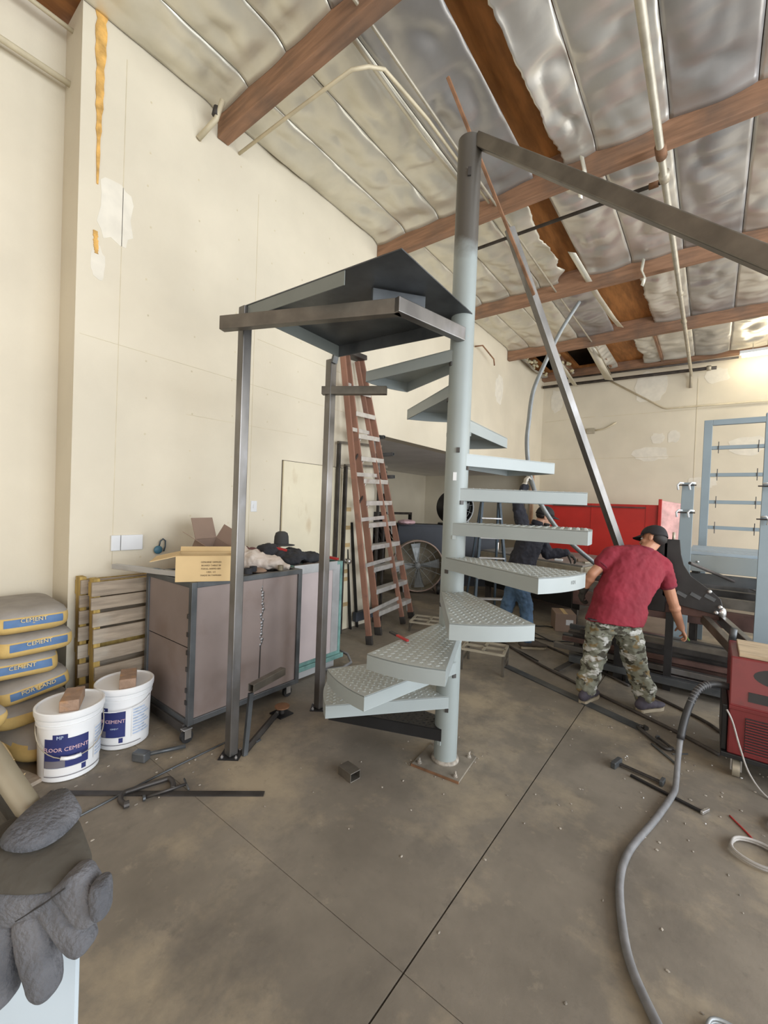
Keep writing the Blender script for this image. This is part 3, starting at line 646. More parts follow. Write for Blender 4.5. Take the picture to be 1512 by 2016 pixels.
t = thing('plank_pile', 'grey wooden board on floor between bags and near bucket', 'board', (-3.0, .75, 0)); m = MB(); m.bar((-3.3, .56, .012), (-2.86, .70, .012), .10, .022); m.build('board', 'weathered slat', t)

# two pallets standing against the wall
def pallet(x, lean, label, yoff, slatm):
    t = thing('wooden_pallet', label, 'pallet', (x, 1.62, 0), 0, 'pallets standing against the long wall')
    H = 1.0; y0, y1 = 1.12 + yoff, 2.10 + yoff; off = lambda z: x - lean * z
    for y in (y0 + .02, (y0 + y1) / 2, y1 - .02):
        m = MB(); m.hexa([(off(0) - .04, y - .02, 0), (off(0) + .04, y - .02, 0), (off(0) + .04, y + .02, 0), (off(0) - .04, y + .02, 0), (off(H) - .04, y - .02, H), (off(H) + .04, y - .02, H), (off(H) + .04, y + .02, H), (off(H) - .04, y + .02, H)]); m.build('stringer', 'yellowed pine', t)
    zs = [(.93, .10), (.83, .085), (.715, .095), (.60, .10), (.475, .095), (.34, .095), (.19, .095), (.055, .11)]
    for i, (z, h) in enumerate(zs):
        m = MB(); jy = rnd.uniform(-.012, .012); xx = off(z) + .051
        m.box((xx, (y0 + y1) / 2 + jy, z), (.018, y1 - y0 + .02, h), rnd.uniform(-.006, .006)); m.build('slat', slatm, t, bevel=.002)
    for z in (.92, .50, .08):
        m = MB(); m.box((off(z) - .049, (y0 + y1) / 2, z), (.018, y1 - y0, .10)); m.build('slat', 'yellowed pine', t)
pallet(-3.545, .05, 'yellowed wooden pallet standing hard against the long wall', -.01, 'weathered slat'); pallet(-3.40, .06, 'weathered slatted pallet leaning in front of the other pallet beside bin', .03, 'weathered slat')

# buckets with bricks on their lids
def bend_text(body, size, c, r, ang, z, m, parent, ext=.0012, slant=0):
    vs, fs = text_verts(body, size, ext); mb = MB(); out = []
    for x, d, zz in [(v[0], v[1], v[2]) for v in vs]:
        a = ang + x / r; rr = r + d; out.append((c[0] + rr * math.cos(a), c[1] + rr * math.sin(a), z + zz + slant * x))
    mb.add(out, fs); return mb.build('lettering', m, parent)
def wrap(c, r, a0, a1, z0, z1, m, parent, name='label', n=16):
    vs = []; k = n + 1
    for zz in (z0, z1):
        for rr in (r, r + .0008):
            for i in range(k): a = a0 + (a1 - a0) * i / n; vs.append((c[0] + rr * math.cos(a), c[1] + rr * math.sin(a), zz))
    fs = [(k + i, k + i + 1, 3 * k + i + 1, 3 * k + i) for i in range(n)]
    mb = MB(); mb.add(vs, fs); return mb.build(name, m, parent, smooth=True)
def bucket(c, label, view, var):
    t = thing('cement_bucket', label, 'bucket', (c[0], c[1], 0), 0, 'white cement buckets')
    prof = [(.140, .001), (.146, .006), (.150, .20), (.153, .305), (.160, .305), (.160, .318), (.155, .318), (.155, .332), (.163, .332), (.163, .346), (.158, .348), (.158, .356), (.150, .356)]
    m = MB(); m.lathe(prof, (c[0], c[1], 0), 44); m.build('body', 'white bucket plastic', t, angle=True)
    m = MB(); m.lathe([(.160, .352), (.168, .352), (.170, .362), (.170, .386), (.166, .390), (.160, .390), (.157, .380)], (c[0], c[1], 0), 44); m.build('lid_rim', 'white bucket plastic', t, angle=True)
    m = MB(); m.lathe([(.1585, .372), (.1585, .379)], (c[0], c[1], 0), 40); m.build('lid', 'bucket lid dusty', t)
    v = view; Rb = .1512
    lb = wrap(c, Rb, v - 1.15, v + .28, .085, .245, 'navy label', t)
    wrap(c, Rb + .0012, v - .85, v - .38, .235, .27, 'navy label', lb)
    wrap(c, Rb + .0012, v - 1.12, v - .45, .087, .125, 'label grey', lb); wrap(c, Rb, v - 1.15, v + .28, .045, .083, 'label white', t); wrap(c, Rb + .001, v + .05, v + .2, .05, .080, 'navy label', t)
    wrap(c, Rb + .0004, v - 1.15, v + .9, .034, .038, 'label grey', t, 'band')
    w2 = wrap(c, Rb, v + .5, v + 1.35, .075, .265, 'label white', t)
    for k in range(9): wrap(c, Rb + .0011, v + .55, v + 1.3 - (k % 3) * .12, .085 + k * .019, .096 + k * .019, 'label pale blue', w2, 'print_line')
    bend_text('FLOOR CEMENT', .030, c, Rb + .0022, v - .45, .185, 'label pink', lb); bend_text('MP', .026, c, Rb + .0030, v - .62, .252, 'label pale blue', lb)
    bend_text('CEMENT', .012, c, Rb + .0022, v - .12, .140, 'label pale blue', lb)
    pts = []; a0, a1 = v - 1.75, v + 1.35      # bail hanging down
    for i in range(19):
        s = i / 18; a = a0 + (a1 - a0) * s; drop = math.sin(PI * s); pts.append((c[0] + (.160 + .022 * drop) * math.cos(a), c[1] + (.160 + .022 * drop) * math.sin(a), .310 - .165 * drop ** .8))
    if var == 0:
        m = MB(); m.tube(pts, .0028, 8); h = m.build('bail', 'galvanised pipe', t, smooth=True); m = MB(); m.tube(pts[7:11], .010, 10); m.build('grip', 'white bucket plastic', h, smooth=True)
    else:
        m = MB(); m.tube([(x, y, .30 - (.31 - z) * .25) for x, y, z in pts], .0028, 8); m.build('bail', 'white bucket plastic', t, smooth=True)
B1, B2 = (-2.915, .880), (-3.01, 1.207)
bucket(B1, 'nearer white bucket with navy floor cement label and hanging wire handle', R(-18) + .35, 0)
bucket(B2, 'farther white bucket of cement behind the handled one', R(-20) - .25, 1)
for c, rz, lb in ((B1, R(64), 'brick on the lid of the nearer bucket'), (B2, R(66), 'brick on the lid of the farther bucket')):
    m = MB(); cc = V(c[0] + (.03 if c is B1 else .05), c[1] + .0, .379 + .032); m.box(cc, (.092, .195, .064), rz - R(0)); tag(m.build('loose_brick', 'fired brick', bevel=.004), 'brown fired ' + lb, 'brick', 'bricks on the bucket lids')

# steel bins on casters
def caster(p, t, face):
    m = MB(); m.tube([V(p) + V(-.014, 0, .04), V(p) + V(.014, 0, .04)], .040, 16, up=(0, 0, 1)); wv = m.build('caster_wheel', 'black plastic', t, angle=True)
    m = MB(); m.bx(p[0] - .022, p[0] + .022, p[1] - .03, p[1] + .03, .086, .094); m.bx(p[0] - .022, p[0] - .017, p[1] - .022, p[1] + .022, .03, .09); m.bx(p[0] + .017, p[0] + .022, p[1] - .022, p[1] + .022, .03, .09); m.build('caster_fork', 'bright metal', wv, bevel=.002)
def bin_frame(t, x0, x1, y0, y1, zb, zt, fm, w=.038):
    for x in (x0 + w / 2, x1 - w / 2):
        for y in (y0 + w / 2, y1 - w / 2):
            m = MB(); m.bx(x - w / 2, x + w / 2, y - w / 2, y + w / 2, zb, zt); m.build('frame_post', fm, t, bevel=.003)
    for z in (zb + w / 2, zt - w / 2):
        for y in (y0 + w / 2, y1 - w / 2): m = MB(); m.bx(x0 + w, x1 - w, y - w / 2, y + w / 2, z - w / 2, z + w / 2); m.build('frame_rail', fm, t, bevel=.003)
        for x in (x0 + w / 2, x1 - w / 2): m = MB(); m.bx(x - w / 2, x + w / 2, y0 + w, y1 - w, z - w / 2, z + w / 2); m.build('frame_rail', fm, t, bevel=.003)
x0, x1, y0, y1, zb, zt = -3.31, -2.66, 1.455, 2.40, .10, 1.045
t = thing('steel_bin', 'brown sheet metal bin in dark frame with casters and open carton on top', 'bin', (-2.98, 1.93, 0))
bin_frame(t, x0, x1, y0, y1, zb, zt, 'mill scale steel')
m = MB(); m.bx(x0 + .03, x1 - .03, y0 + .014, y0 + .018, .135, .60); m.build('side_panel', 'bin sheet metal', t)
m = MB(); m.bx(x0 + .03, x1 - .03, y0 + .012, y0 + .016, .608, 1.01); m.build('side_panel', 'bin sheet metal', t)
for y in (1.49, 1.49 + .0): pass
m = MB(); m.bx(x1 - .018, x1 - .014, y0 + .03, 2.02, .135, 1.01); m.build('side_panel', 'bin sheet metal', t)
m = MB(); m.bx(x1 - .020, x1 - .016, 2.023, y1 - .03, .135, 1.01); m.build('side_panel', 'bin sheet metal', t)
m = MB(); m.bx(x0 + .014, x0 + .018, y0 + .03, y1 - .03, .135, 1.01); m.bx(x0 + .03, x1 - .03, y1 - .018, y1 - .014, .135, 1.01); m.bx(x0 + .03, x1 - .03, y0 + .03, y1 - .03, .115, .12); m.build('back_panels', 'bin sheet metal', t)
m = MB()
for k in range(22):
    z = .50 + k * .021; m.ell((x1 - .015, 2.02 + rnd.uniform(-.010, .014), z), (.004, .012 * rnd.uniform(.5, 1.4), .016), 7, 5)
stuff(m.build('weld_bead', 'raw steel tube', t, smooth=True))
m = MB(); m.bar((x1 - .012, 2.01, .20), (x1 - .012, 2.015, .50), .006, .004); m.build('seam_strip', 'dark stock steel', t)
for z in (.25, .33, .47, .58, .70, .82):
    m = MB(); m.box((x1 - .055 + .02, y0 - .002, z), (.02, .006, .03)); m.build('weld_tab', 'dark stock steel', t)
m = MB(); m.bar((-3.28, 1.455, .075), (-2.70, 1.455, .075), .03, .06); m.build('base_channel', 'dark stock steel', t, bevel=.003)
for p in ((x1 - .005, y0 - .005), (x0 + .07, y0 + .06), (x1 - .05, y1 - .08), (x0 + .07, y1 - .08)): caster((p[0], p[1], 0), t, 0)
m = MB(); m.rtube((-3.52, 1.315, 1.066), (-2.92, 1.50, 1.066), .040, .036, .003); tag(m.build('loose_tube', 'chrome tube', bevel=.004), 'shiny square tube lying over the corner of brown bin', 'steel tube')
x0, x1, y0, y1, zt = -3.42, -2.83, 2.46, 3.07, 1.04
t = thing('storage_bin', 'pale sheet bin in teal frame behind the brown bin', 'bin', (-3.12, 2.76, 0))
bin_frame(t, x0, x1, y0, y1, .14, zt, 'teal frame paint', .03)
m = MB(); m.bx(x1 - .012, x1 - .008, y0 + .03, 2.94, .17, 1.01); m.build('side_panel', 'pale bin sheet', t)
m = MB(); m.bx(x1 - .012, x1 - .008, 2.943, y1 - .03, .17, 1.01); m.build('side_panel', 'bare galvanised sheet', t)
m = MB(); m.bx(x0 + .03, x1 - .03, y0 + .008, y0 + .012, .17, 1.01); m.bx(x0 + .03, x1 - .03, y1 - .012, y1 - .008, .17, 1.01); m.bx(x0 + .008, x0 + .012, y0 + .03, y1 - .03, .17, 1.01); m.build('back_panels', 'pale bin sheet', t)
m = MB(); m.bx(x1 - .01, x1 + .004, y0, y1 - .08, zt - .075, zt + .004); m.build('top_trim', 'bare galvanised sheet', t, bevel=.002)
m = MB(); m.bx(x0 - .0, x1 + .02, y0, y1 + .03, .10, .14); m.build('base_rail', 'teal frame paint', t, bevel=.004)
m = MB(); m.bx(x1 - .05, x1 - .03, y0 + .02, y1 - .05, .02, .10); m.build('kick_panel', 'bare galvanised sheet', t)
for p in ((x1 - .09, y0 + .08), (x0 + .07, y0 + .08), (x1 - .09, y1 - .08), (x0 + .07, y1 - .08)): caster((p[0], p[1], 0), t, 0)
m = MB(); m.bx(x0 + .03, x1 - .03, y0 + .03, y1 - .03, .94, .95); m.build('inner_shelf', 'bin sheet metal', t)
m = MB(); m.tube([(-2.84, 2.85, .03), (-2.74, 3.02, .03), (-2.74, 3.14, .05), (-2.84, 3.20, .09), (-2.95, 3.16, .12)], .014, 10); tag(m.build('bent_hose', 'hose grey', smooth=True), 'short grey hose curling round the foot of the pale bin', 'hose')

# cartons on the brown bin
t = thing('cardboard_box', 'tan open carton with printed side on the brown bin', 'box', (-2.86, 1.65, 1.045))
ux, uy = V(.535, .845, 0), V(-.845, .535, 0); o_ = V(-2.745, 1.385, 1.047); L_, D_, H_ = .36, .30, .165
def face(p, a, b, th=.004):
    n = a.cross(b).normalized() * th; m = MB(); m.hexa([p, p + a, p + a + n, p + n, p + b, p + a + b, p + a + b + n, p + b + n]); return m
up = V(0, 0, 1)
face(o_, ux * L_, up * H_).build('carton_wall', 'carton tan', t); face(o_ + uy * D_, ux * L_, up * H_).build('carton_wall', 'carton tan', t)
face(o_, uy * D_, up * H_).build('carton_wall', 'carton tan', t); face(o_ + ux * L_, uy * D_, up * H_).build('carton_wall', 'carton tan', t); face(o_, ux * L_, uy * D_).build('carton_floor', 'carton tan', t)
zt_ = o_ + up * H_
face(zt_, uy * D_, (-ux * .15 - up * .035)).build('flap', 'carton tan', t); face(zt_ + uy * D_, ux * L_, (uy * .03 + up * .03)).build('flap', 'carton tan', t); face(zt_, ux * L_, (uy * .14 - up * .010)).build('flap', 'carton tan', t)
for i, s in enumerate(('GENUINE 1009LED', 'BOARD TABLE 28', 'F5016L-A009D-001', '1/BX. 1/1', 'MADE IN TAIWAN')):
    text_flat(s, .0155, o_ + ux * (.215 + .0) + up * (.128 - .022 * i) - uy * .0055, ux, up, 'ink brown', t, .0006)
t = thing('cardboard_box', 'brown carton with raised flaps and red print leaning at the wall', 'box', (-3.3, 2.0, 1.045))
M_ = Matrix.Rotation(R(20), 3, 'Z') @ Matrix.Rotation(R(24), 3, 'Y'); o2 = V(-3.36, 1.80, 1.125); a, b, c = M_ @ V(.23, 0, 0), M_ @ V(0, .25, 0), M_ @ V(0, 0, .15)
face(o2, a, c).build('carton_wall', 'carton brown', t); face(o2 + b, a, c).build('carton_wall', 'carton brown', t); face(o2, b, c).build('carton_wall', 'carton brown', t); face(o2 + a, b, c).build('carton_wall', 'carton brown', t); face(o2, a, b).build('carton_floor', 'carton brown', t)
tp = o2 + c
face(tp, a, (-b * .7 + c * .55)).build('flap', 'carton brown', t); face(tp + b, a, (b * .15 + c * .85)).build('flap', 'carton brown', t); face(tp, b, (-a * .5 + c * .9)).build('flap', 'carton brown', t); f_ = face(tp + a, b, (a * .75 - c * .25)).build('flap', 'carton brown', t)
n_ = (a.cross(b)).normalized(); m = MB(); p0 = tp + a * 1.2 + b * .55 + n_ * .004; m.hexa([p0, p0 + b * .3, p0 + b * .3 + n_ * .001, p0 + n_ * .001, p0 + a * .45, p0 + a * .45 + b * .3, p0 + a * .45 + b * .3 + n_ * .001, p0 + a * .45 + n_ * .001]); m.build('red_print', 'carton red print', t)
t = thing('padlock', 'small blue padlock shaped clip on the wall above the tan carton', 'padlock', (-3.63, 1.69, 1.14))
m = MB(); m.ell((-3.635, 1.685, 1.155), (.018, .036, .035), 12, 8); m.build('lock_body', 'blue plastic', t, smooth=True)
m = MB(); m.tube([(-3.635, 1.69 + .001, 1.18), (-3.635, 1.70, 1.225), (-3.635, 1.722, 1.245), (-3.635, 1.742, 1.228), (-3.635, 1.742, 1.18), (-3.635, 1.73, 1.14)], .006, 8); m.build('shackle', 'bluegrey ladder', t, smooth=True)
# clothes heap on the bins
def heap(name, label, mt, blobs, z=None):
    mb = MB()
    for p, r, rz in blobs: mb.ell(p, r, 14, 8, Matrix.Rotation(rz, 3, 'Z'))
    o = mb.build(name, mt, remesh=.012, wrinkle=(.05, .06)); tag(o, label, 'jacket'); return o
heap('cloth_jacket', 'crumpled beige jacket heaped on the brown bin', 'beige cloth', [((-3.00, 2.12, 1.10), (.16, .13, .095), .3), ((-2.88, 2.22, 1.09), (.13, .10, .06), .9), ((-3.08, 2.08, 1.14), (.10, .10, .08), 0), ((-2.80, 2.28, 1.065), (.09, .06, .035), .6)])
heap('cloth_jacket', 'dark charcoal jacket heaped on the pale bin', 'charcoal cloth', [((-3.12, 2.62, 1.09), (.18, .20, .07), .2), ((-3.05, 2.80, 1.075), (.14, .14, .05), .7), ((-3.2, 2.46, 1.13), (.10, .12, .08), 0), ((-3.0, 2.55, 1.07), (.10, .10, .045), 0)])
heap('cloth_jacket', 'small maroon garment behind the beige jacket', 'maroon cloth', [((-3.2, 2.16, 1.14), (.10, .12, .06), .4), ((-3.18, 2.28, 1.12), (.07, .07, .06), .4)])
t = thing('felt_hat', 'grey brimmed hat on top of the dark jacket', 'hat', (-3.26, 2.66, 1.17))
m = MB(); m.lathe([(.068, 1.185), (.070, 1.20), (.066, 1.26), (.055, 1.295), (.030, 1.308), (.005, 1.31)], (-3.26, 2.66, 0), 20); m.build('crown', 'felt grey', t, smooth=True)
m = MB(); m.lathe([(.06, 1.184), (.125, 1.176), (.128, 1.181), (.06, 1.190)], (-3.26, 2.66, 0), 24); m.build('brim', 'felt grey', t, smooth=True)
m = MB(); m.bar((-3.02, 2.98, 1.075), (-2.87, 3.04, 1.055), .05, .02); m.bar((-3.08, 2.80, 1.10), (-3.02, 2.98, 1.078), .04, .02); tag(m.build('red_level', 'red plastic', bevel=.003), 'red plastic strip poking from jacket over pale bin end', 'spirit level')
m = MB(); m.bar((-3.20, 2.46, 1.185), (-3.05, 2.56, 1.150), .035, .02); tag(m.build('red_grip_bar', 'red plastic', bevel=.003), 'red handle lying below the grey hat', 'handle')
for k, (c, r) in enumerate((((-2.74, 1.93, 1.07), .034), ((-2.80, 2.02, 1.075), .028), ((-2.72, 2.22, 1.065), .022))):
    t = thing('tape_roll', ('largest dark tape roll', 'second dark tape roll', 'smallest dark tape roll')[k] + ' on the rim of the brown bin', 'tape roll', (c[0], c[1], 1.045), 0, 'small rolls on the brown bin')
    m = MB(); z_ = 1.046; m.lathe([(r * .6, z_), (r, z_), (r, z_ + .04), (r * .6, z_ + .04), (r * .6, z_)], (c[0], c[1], 0), 18); m.build('tape', 'charcoal cloth' if k < 2 else 'tan pipe', t, angle=True)
t = thing('tool_tray', 'shallow tray of scrap on top of the brown bin', 'tray', (-2.98, 1.95, 1.0)); m = MB(); m.bx(-3.27, -2.70, 1.75, 2.36, 1.005, 1.03); m.build('tray_floor', 'dark stock steel', t)
m = MB(); m.ell((-2.84, 2.08, 1.045), (.10, .07, .02), 10, 6); m.build('rag', 'fired brick', t, smooth=True)

# ================================================================== STEP LADDER AND ALCOVE
def lerp(a, b, t): return V(a) + (V(b) - V(a)) * t
t = thing('step_ladder', 'tall folded orange fibreglass step ladder leaning on the long wall', 'ladder', (-3.2, 4.4, 0))
FB = [V(-3.19, 4.15, 0), V(-3.335, 5.10, 0)]; FT = [V(-3.565, 3.80, 3.38), V(-3.60, 4.10, 3.42)]
BB = [V(-3.035, 3.79, 0), V(-3.22, 4.72, .02)]; BT = [V(-3.535, 3.70, 3.34), V(-3.585, 4.01, 3.37)]
for a, b, w_ in ((FB[0], FT[0], .080), (FB[1], FT[1], .080), (BB[0], BT[0], .068), (BB[1], BT[1], .06)):
    d = (b - a).normalized(); m = MB(); q_ = a + d * .10
    m.bar(q_, b, .030, w_, (1, .35, 0)); r_ = m.build('rail', 'orange fibreglass', t, bevel=.004)
    m = MB(); m.bar(a, q_, .040, w_ + .012, (1, .35, 0)); m.build('foot', 'dark stock steel', r_, bevel=.004)
for i in range(11):
    s = .085 + i * .0795; p, q_ = lerp(FB[0], FT[0], s), lerp(FB[1], FT[1], s)
    m = MB(); m.bar(p, q_, .105, .014, (0, 0, 1)); m.bar(p + V(.050, .0, -.022), q_ + V(.050, .0, -.022), .010, .056); m.build('step', 'aluminium step', t, bevel=.002)
    if i < 9:
        for e, sg in ((p, 1), (q_, -1)):
            dd = (q_ - p).normalized(); m = MB(); m.bar(e + dd * sg * .10 + V(.03, 0, -.012), e + dd * sg * .012 + V(0, 0, -.17), .014, .005); m.build('step_brace', 'aluminium step', t)
    if i % 2 == 0:
        s2 = s + .02; m = MB(); m.bar(lerp(BB[0], BT[0], s2), lerp(BB[1], BT[1], s2), .045, .012, (1, 0, 0)); m.build('rear_bar', 'aluminium step', t)
m = MB(); m.bar(lerp(FT[0], BT[0], .3) + V(0, -.04, .03), lerp(FT[1], BT[1], .3) + V(0, .04, .03), .17, .06, (0, 0, 1)); m.build('top_cap', 'dark stock steel', t, bevel=.01)
for a, b in ((.47, .50), (.62, .65)):
    m = MB(); m.bar(lerp(BB[0], BT[0], a), lerp(FB[0], FT[0], b), .012, .03); m.build('spreader', 'dark stock steel', t)
# bars leaning by the door, angle on the floor
for k, (y, y2, z, lb) in enumerate(((4.085, 4.02, 1.02, 'short'), (4.215, 4.09, 1.36, 'tall'))):
    m = MB(); m.bar((-3.60, y, 0), (-3.648, y2, z), .045, .012, (0, 1, 0)); tag(m.build('steel_bar', 'black primer'), lb + 'er black flat bar leaning on the wall beside the stained door', 'steel bar', 'black bars beside the door')
t = thing('steel_angle', 'dark grey steel channel standing low behind ladder feet', 'steel channel', (-3.6, 4.3, 0)); m = MB(); m.bar((-3.60, 4.16, .14), (-3.60, 4.56, .14), .06, .12); m.build('channel', 'slate board', t, bevel=.004)
for k, (yy, xx, zt) in enumerate(((3.76, -3.60, 2.33), (3.86, -3.57, 2.06))):
    t = thing('rack_frame', ('taller', 'shorter')[k] + ' dark steel frame standing behind the ladder above the door', 'frame', (xx, yy + .4, 0), 0, 'steel frames behind the ladder')
    m = MB(); m.bar((xx, yy, 0), (xx, yy, zt), .03, .045); m.build('frame_leg', 'dark stock steel', t)
    m = MB(); m.bar((xx, yy + .80, 0), (xx, yy + .80, zt), .03, .03); m.build('frame_leg', 'dark stock steel', t)
    m = MB(); m.bar((xx, yy - .02, zt), (xx, yy + .82, zt + .06), .03, .03); m.build('frame_rail', 'brown mill tube', t)
for k, (x, y, z) in enumerate(((-3.66, 4.66, 2.52), (-3.45, 4.60, 2.27), (-3.44, 4.62, 1.97))):
    m = MB(); m.rtube((x - .30, y - .05, z), (x + .05, y, z + .01), .045, .045, .005); m.bar((x - .20, y - .03, z), (x - .14, y - .03, 0), .02, .02) if 0 else None
    tag(m.build('square_tube', 'mill scale steel'), ('uppermost', 'middle', 'lowest')[k] + ' square tube end poking out behind the ladder', 'steel tube', 'tube ends behind the ladder')
m = MB(); m.bx(-4.7, -4.66, 4.62, 5.25, 0, 1.5); tag(m.build('leaning_sheet', 'dark stock steel'), 'dark sheet standing in the alcove behind the ladder rungs', 'sheet')
t = thing('steel_rack', 'black rack of upright steel offcuts in the dim alcove', 'rack', (-5.9, 7.0, 0))
m = MB(); m.bx(-6.25, -5.5, 6.1, 8.2, .72, .78); m.build('rack_shelf', 'dark stock steel', t); m = MB(); m.bx(-6.25, -6.2, 6.1, 8.2, 0, 1.40); m.build('rack_back', 'dark stock steel', t)
for y in (6.1, 8.2):
    m = MB(); m.bx(-5.55, -5.49, y - .03, y + .03, 0, 1.45); m.build('rack_post', 'black primer', t)
m = MB(); m.bx(-5.56, -5.48, 6.1, 8.2, 1.40, 1.45); m.build('rack_rail', 'dark stock steel', t)
for k in range(26):
    y = 6.2 + k * .075; m = MB(); h = rnd.uniform(.3, .55); m.bar((-5.65 - rnd.random() * .2, y, .78), (-6.0, y + rnd.uniform(-.1, .1), .78 + h), .03, rnd.uniform(.02, .05)); m.build('offcut', ('dark stock steel', 'black primer', 'mill scale steel')[k % 3], t)
m = MB(); m.ell((-4.72, 6.9, 1.28), (.16, .22, .05), 12, 7); tag(m.build('folded_rag', 'label pink', remesh=.015, wrinkle=(.03, .05)), 'pink folded cloth lying on the slate board by drum fan', 'cloth')
t = thing('slate_board', 'large dark slate coloured panel standing behind the floor fan', 'panel', (-4.5, 7.3, 0))
m = MB(); m.hexa([(-4.95, 6.95, .04), (-3.35, 8.20, .04), (-3.39, 8.25, .04), (-4.99, 7.0, .04), (-4.95, 6.95, 1.20), (-3.35, 8.20, 1.20), (-3.39, 8.25, 1.20), (-4.99, 7.0, 1.20)]); m.build('panel_face', 'slate board', t, bevel=.004)
m = MB(); m.hexa([(-4.98, 6.98, 1.20), (-3.36, 8.22, 1.20), (-3.72, 8.66, 1.20), (-5.34, 7.42, 1.20), (-4.98, 6.98, 1.235), (-3.36, 8.22, 1.235), (-3.72, 8.66, 1.235), (-5.34, 7.42, 1.235)]); m.build('top_board', 'slate board', t)
for p in ((-5.28, 7.40), (-3.72, 8.60)): m = MB(); m.bx(p[0] - .03, p[0] + .03, p[1] - .03, p[1] + .03, 0, 1.20); m.build('panel_leg', 'slate board', t)
def drum_fan(c, rad, depth, ax, label, drum, rim, wheels, base):
    t = thing('drum_fan', label, 'fan', (c[0], c[1], base)); ax = V(ax).normalized(); c = V(c); M = ax.to_track_quat('Z', 'Y').to_matrix()
    m = MB(); m.lathe([(rad * .97, -depth), (rad, -depth), (rad, 0), (rad * .97, 0), (rad * .97, -depth)], c, 36, M); m.build('drum', drum, t, angle=True)
    m = MB(); m.tube([c + M @ V(rad * math.cos(2 * PI * k / 36), rad * math.sin(2 * PI * k / 36), 0) for k in range(36)], .016, 8, closed=True); m.build('front_rim', rim, t, smooth=True)
    m = MB()
    for f in (.25, .5, .75):
        m.tube([c + M @ V(f * rad * math.cos(2 * PI * k / 30), f * rad * math.sin(2 * PI * k / 30), .01) for k in range(30)], .0025, 5, closed=True)
    for k in range(12): m.tube([c, c + M @ V(rad * math.cos(PI * k / 6 + .2), rad * math.sin(PI * k / 6 + .2), .005)], .0035, 5)
    stuff(m.build('guard', 'fan grey', t))
    m = MB(); m.lathe([(rad * .14, -depth * .5), (rad * .13, -depth * .2), (.03, -depth * .15)], c, 14, M); m.build('hub', 'fan grey', t, smooth=True)
    for k in range(4):
        a = PI / 2 * k + .12; e = lambda r, aa, z: c + M @ V(r * math.cos(aa), r * math.sin(aa), z); z0, z1 = -depth * .42, -depth * .25
        m = MB(); m.hexa([e(rad * .1, a - .5, z0), e(rad * .9, a - .22, z0), e(rad * .9, a + .22, z1), e(rad * .1, a + .5, z1)] + [e(rad * .1, a - .5, z0 + .008), e(rad * .9, a - .22, z0 + .008), e(rad * .9, a + .22, z1 + .008), e(rad * .1, a + .5, z1 + .008)]); m.build('blade', 'fan grey', t)
    s = ax.cross(V(0, 0, 1)).normalized()
    for sg in (-1, 1):
        b = c + s * sg * rad * .72; m = MB(); m.tube([b + V(0, 0, -rad * .70) - ax * .02, V(b.x, b.y, base + .035) - ax * .02, V(b.x, b.y, base + .035) - ax * (depth + .05)], .016, 8); m.build('stand_leg', rim, t, smooth=True)
        if wheels:
            m = MB(); wc = V(b.x, b.y, base + .10) + ax * .02 + s * sg * .05; m.tube([wc - s * .02, wc + s * .02], .10, 20, up=(0, 0, 1)); wv = m.build('wheel', 'black plastic', t, angle=True)
            m = MB(); m.tube([wc - s * .024, wc + s * .024], .06, 12, up=(0, 0, 1)); m.build('wheel_hub', 'fan grey', wv, angle=True)
        else:
            m = MB(); m.bar(V(b.x, b.y, base + .015) + ax * .05, V(b.x, b.y, base + .015) - ax * (depth + .05), .05, .03); m.build('skid', 'black plastic', t)
drum_fan((-4.24, 6.62, .50), .465, .30, (.62, -.78, 0), 'grey drum fan on wheels standing on the floor below slate panel', 'galvanised pipe', 'fan rim', True, 0)
drum_fan((-4.10, 7.86, 1.60), .345, .32, (.85, -.50, 0), 'black drum fan standing on top of slate panel', 'black plastic', 'fan grey', False, 1.235)
# blue-grey A-frame step ladder behind the pole
t = thing('platform_ladder', 'bluegrey open step ladder standing behind the stair pole', 'ladder', (-2.62, 6.0, 0))
rv, fv = V(.79, .61, 0), V(.61, -.79, 0); cc = V(-2.66, 6.12, 0); tops = [cc + rv * s * .13 + V(0, 0, 1.72) for s in (-1, 1)]
for i, s in enumerate((-1, 1)):
    m = MB(); m.bar(cc + rv * s * .26 + fv * .32, tops[i], .035, .07, fv); m.build('rail', 'bluegrey ladder', t, bevel=.004)
    m = MB(); m.bar(cc + rv * s * .24 - fv * .45, tops[i] - fv * .06, .03, .05, fv); m.build('rail', 'bluegrey ladder', t, bevel=.004)
for k in range(5):
    f = (k + 1) / 5.9; a, b = lerp(cc + rv * -.26 + fv * .32, tops[0], f), lerp(cc + rv * .26 + fv * .32, tops[1], f); m = MB(); m.bar(a, b, .09, .02, (0, 0, 1)); m.build('step', 'aluminium step', t, bevel=.003)
m = MB(); m.bar(tops[0] - rv * .03, tops[1] + rv * .03, .16, .04, (0, 0, 1)); m.build('top_cap', 'bluegrey ladder', t, bevel=.008)

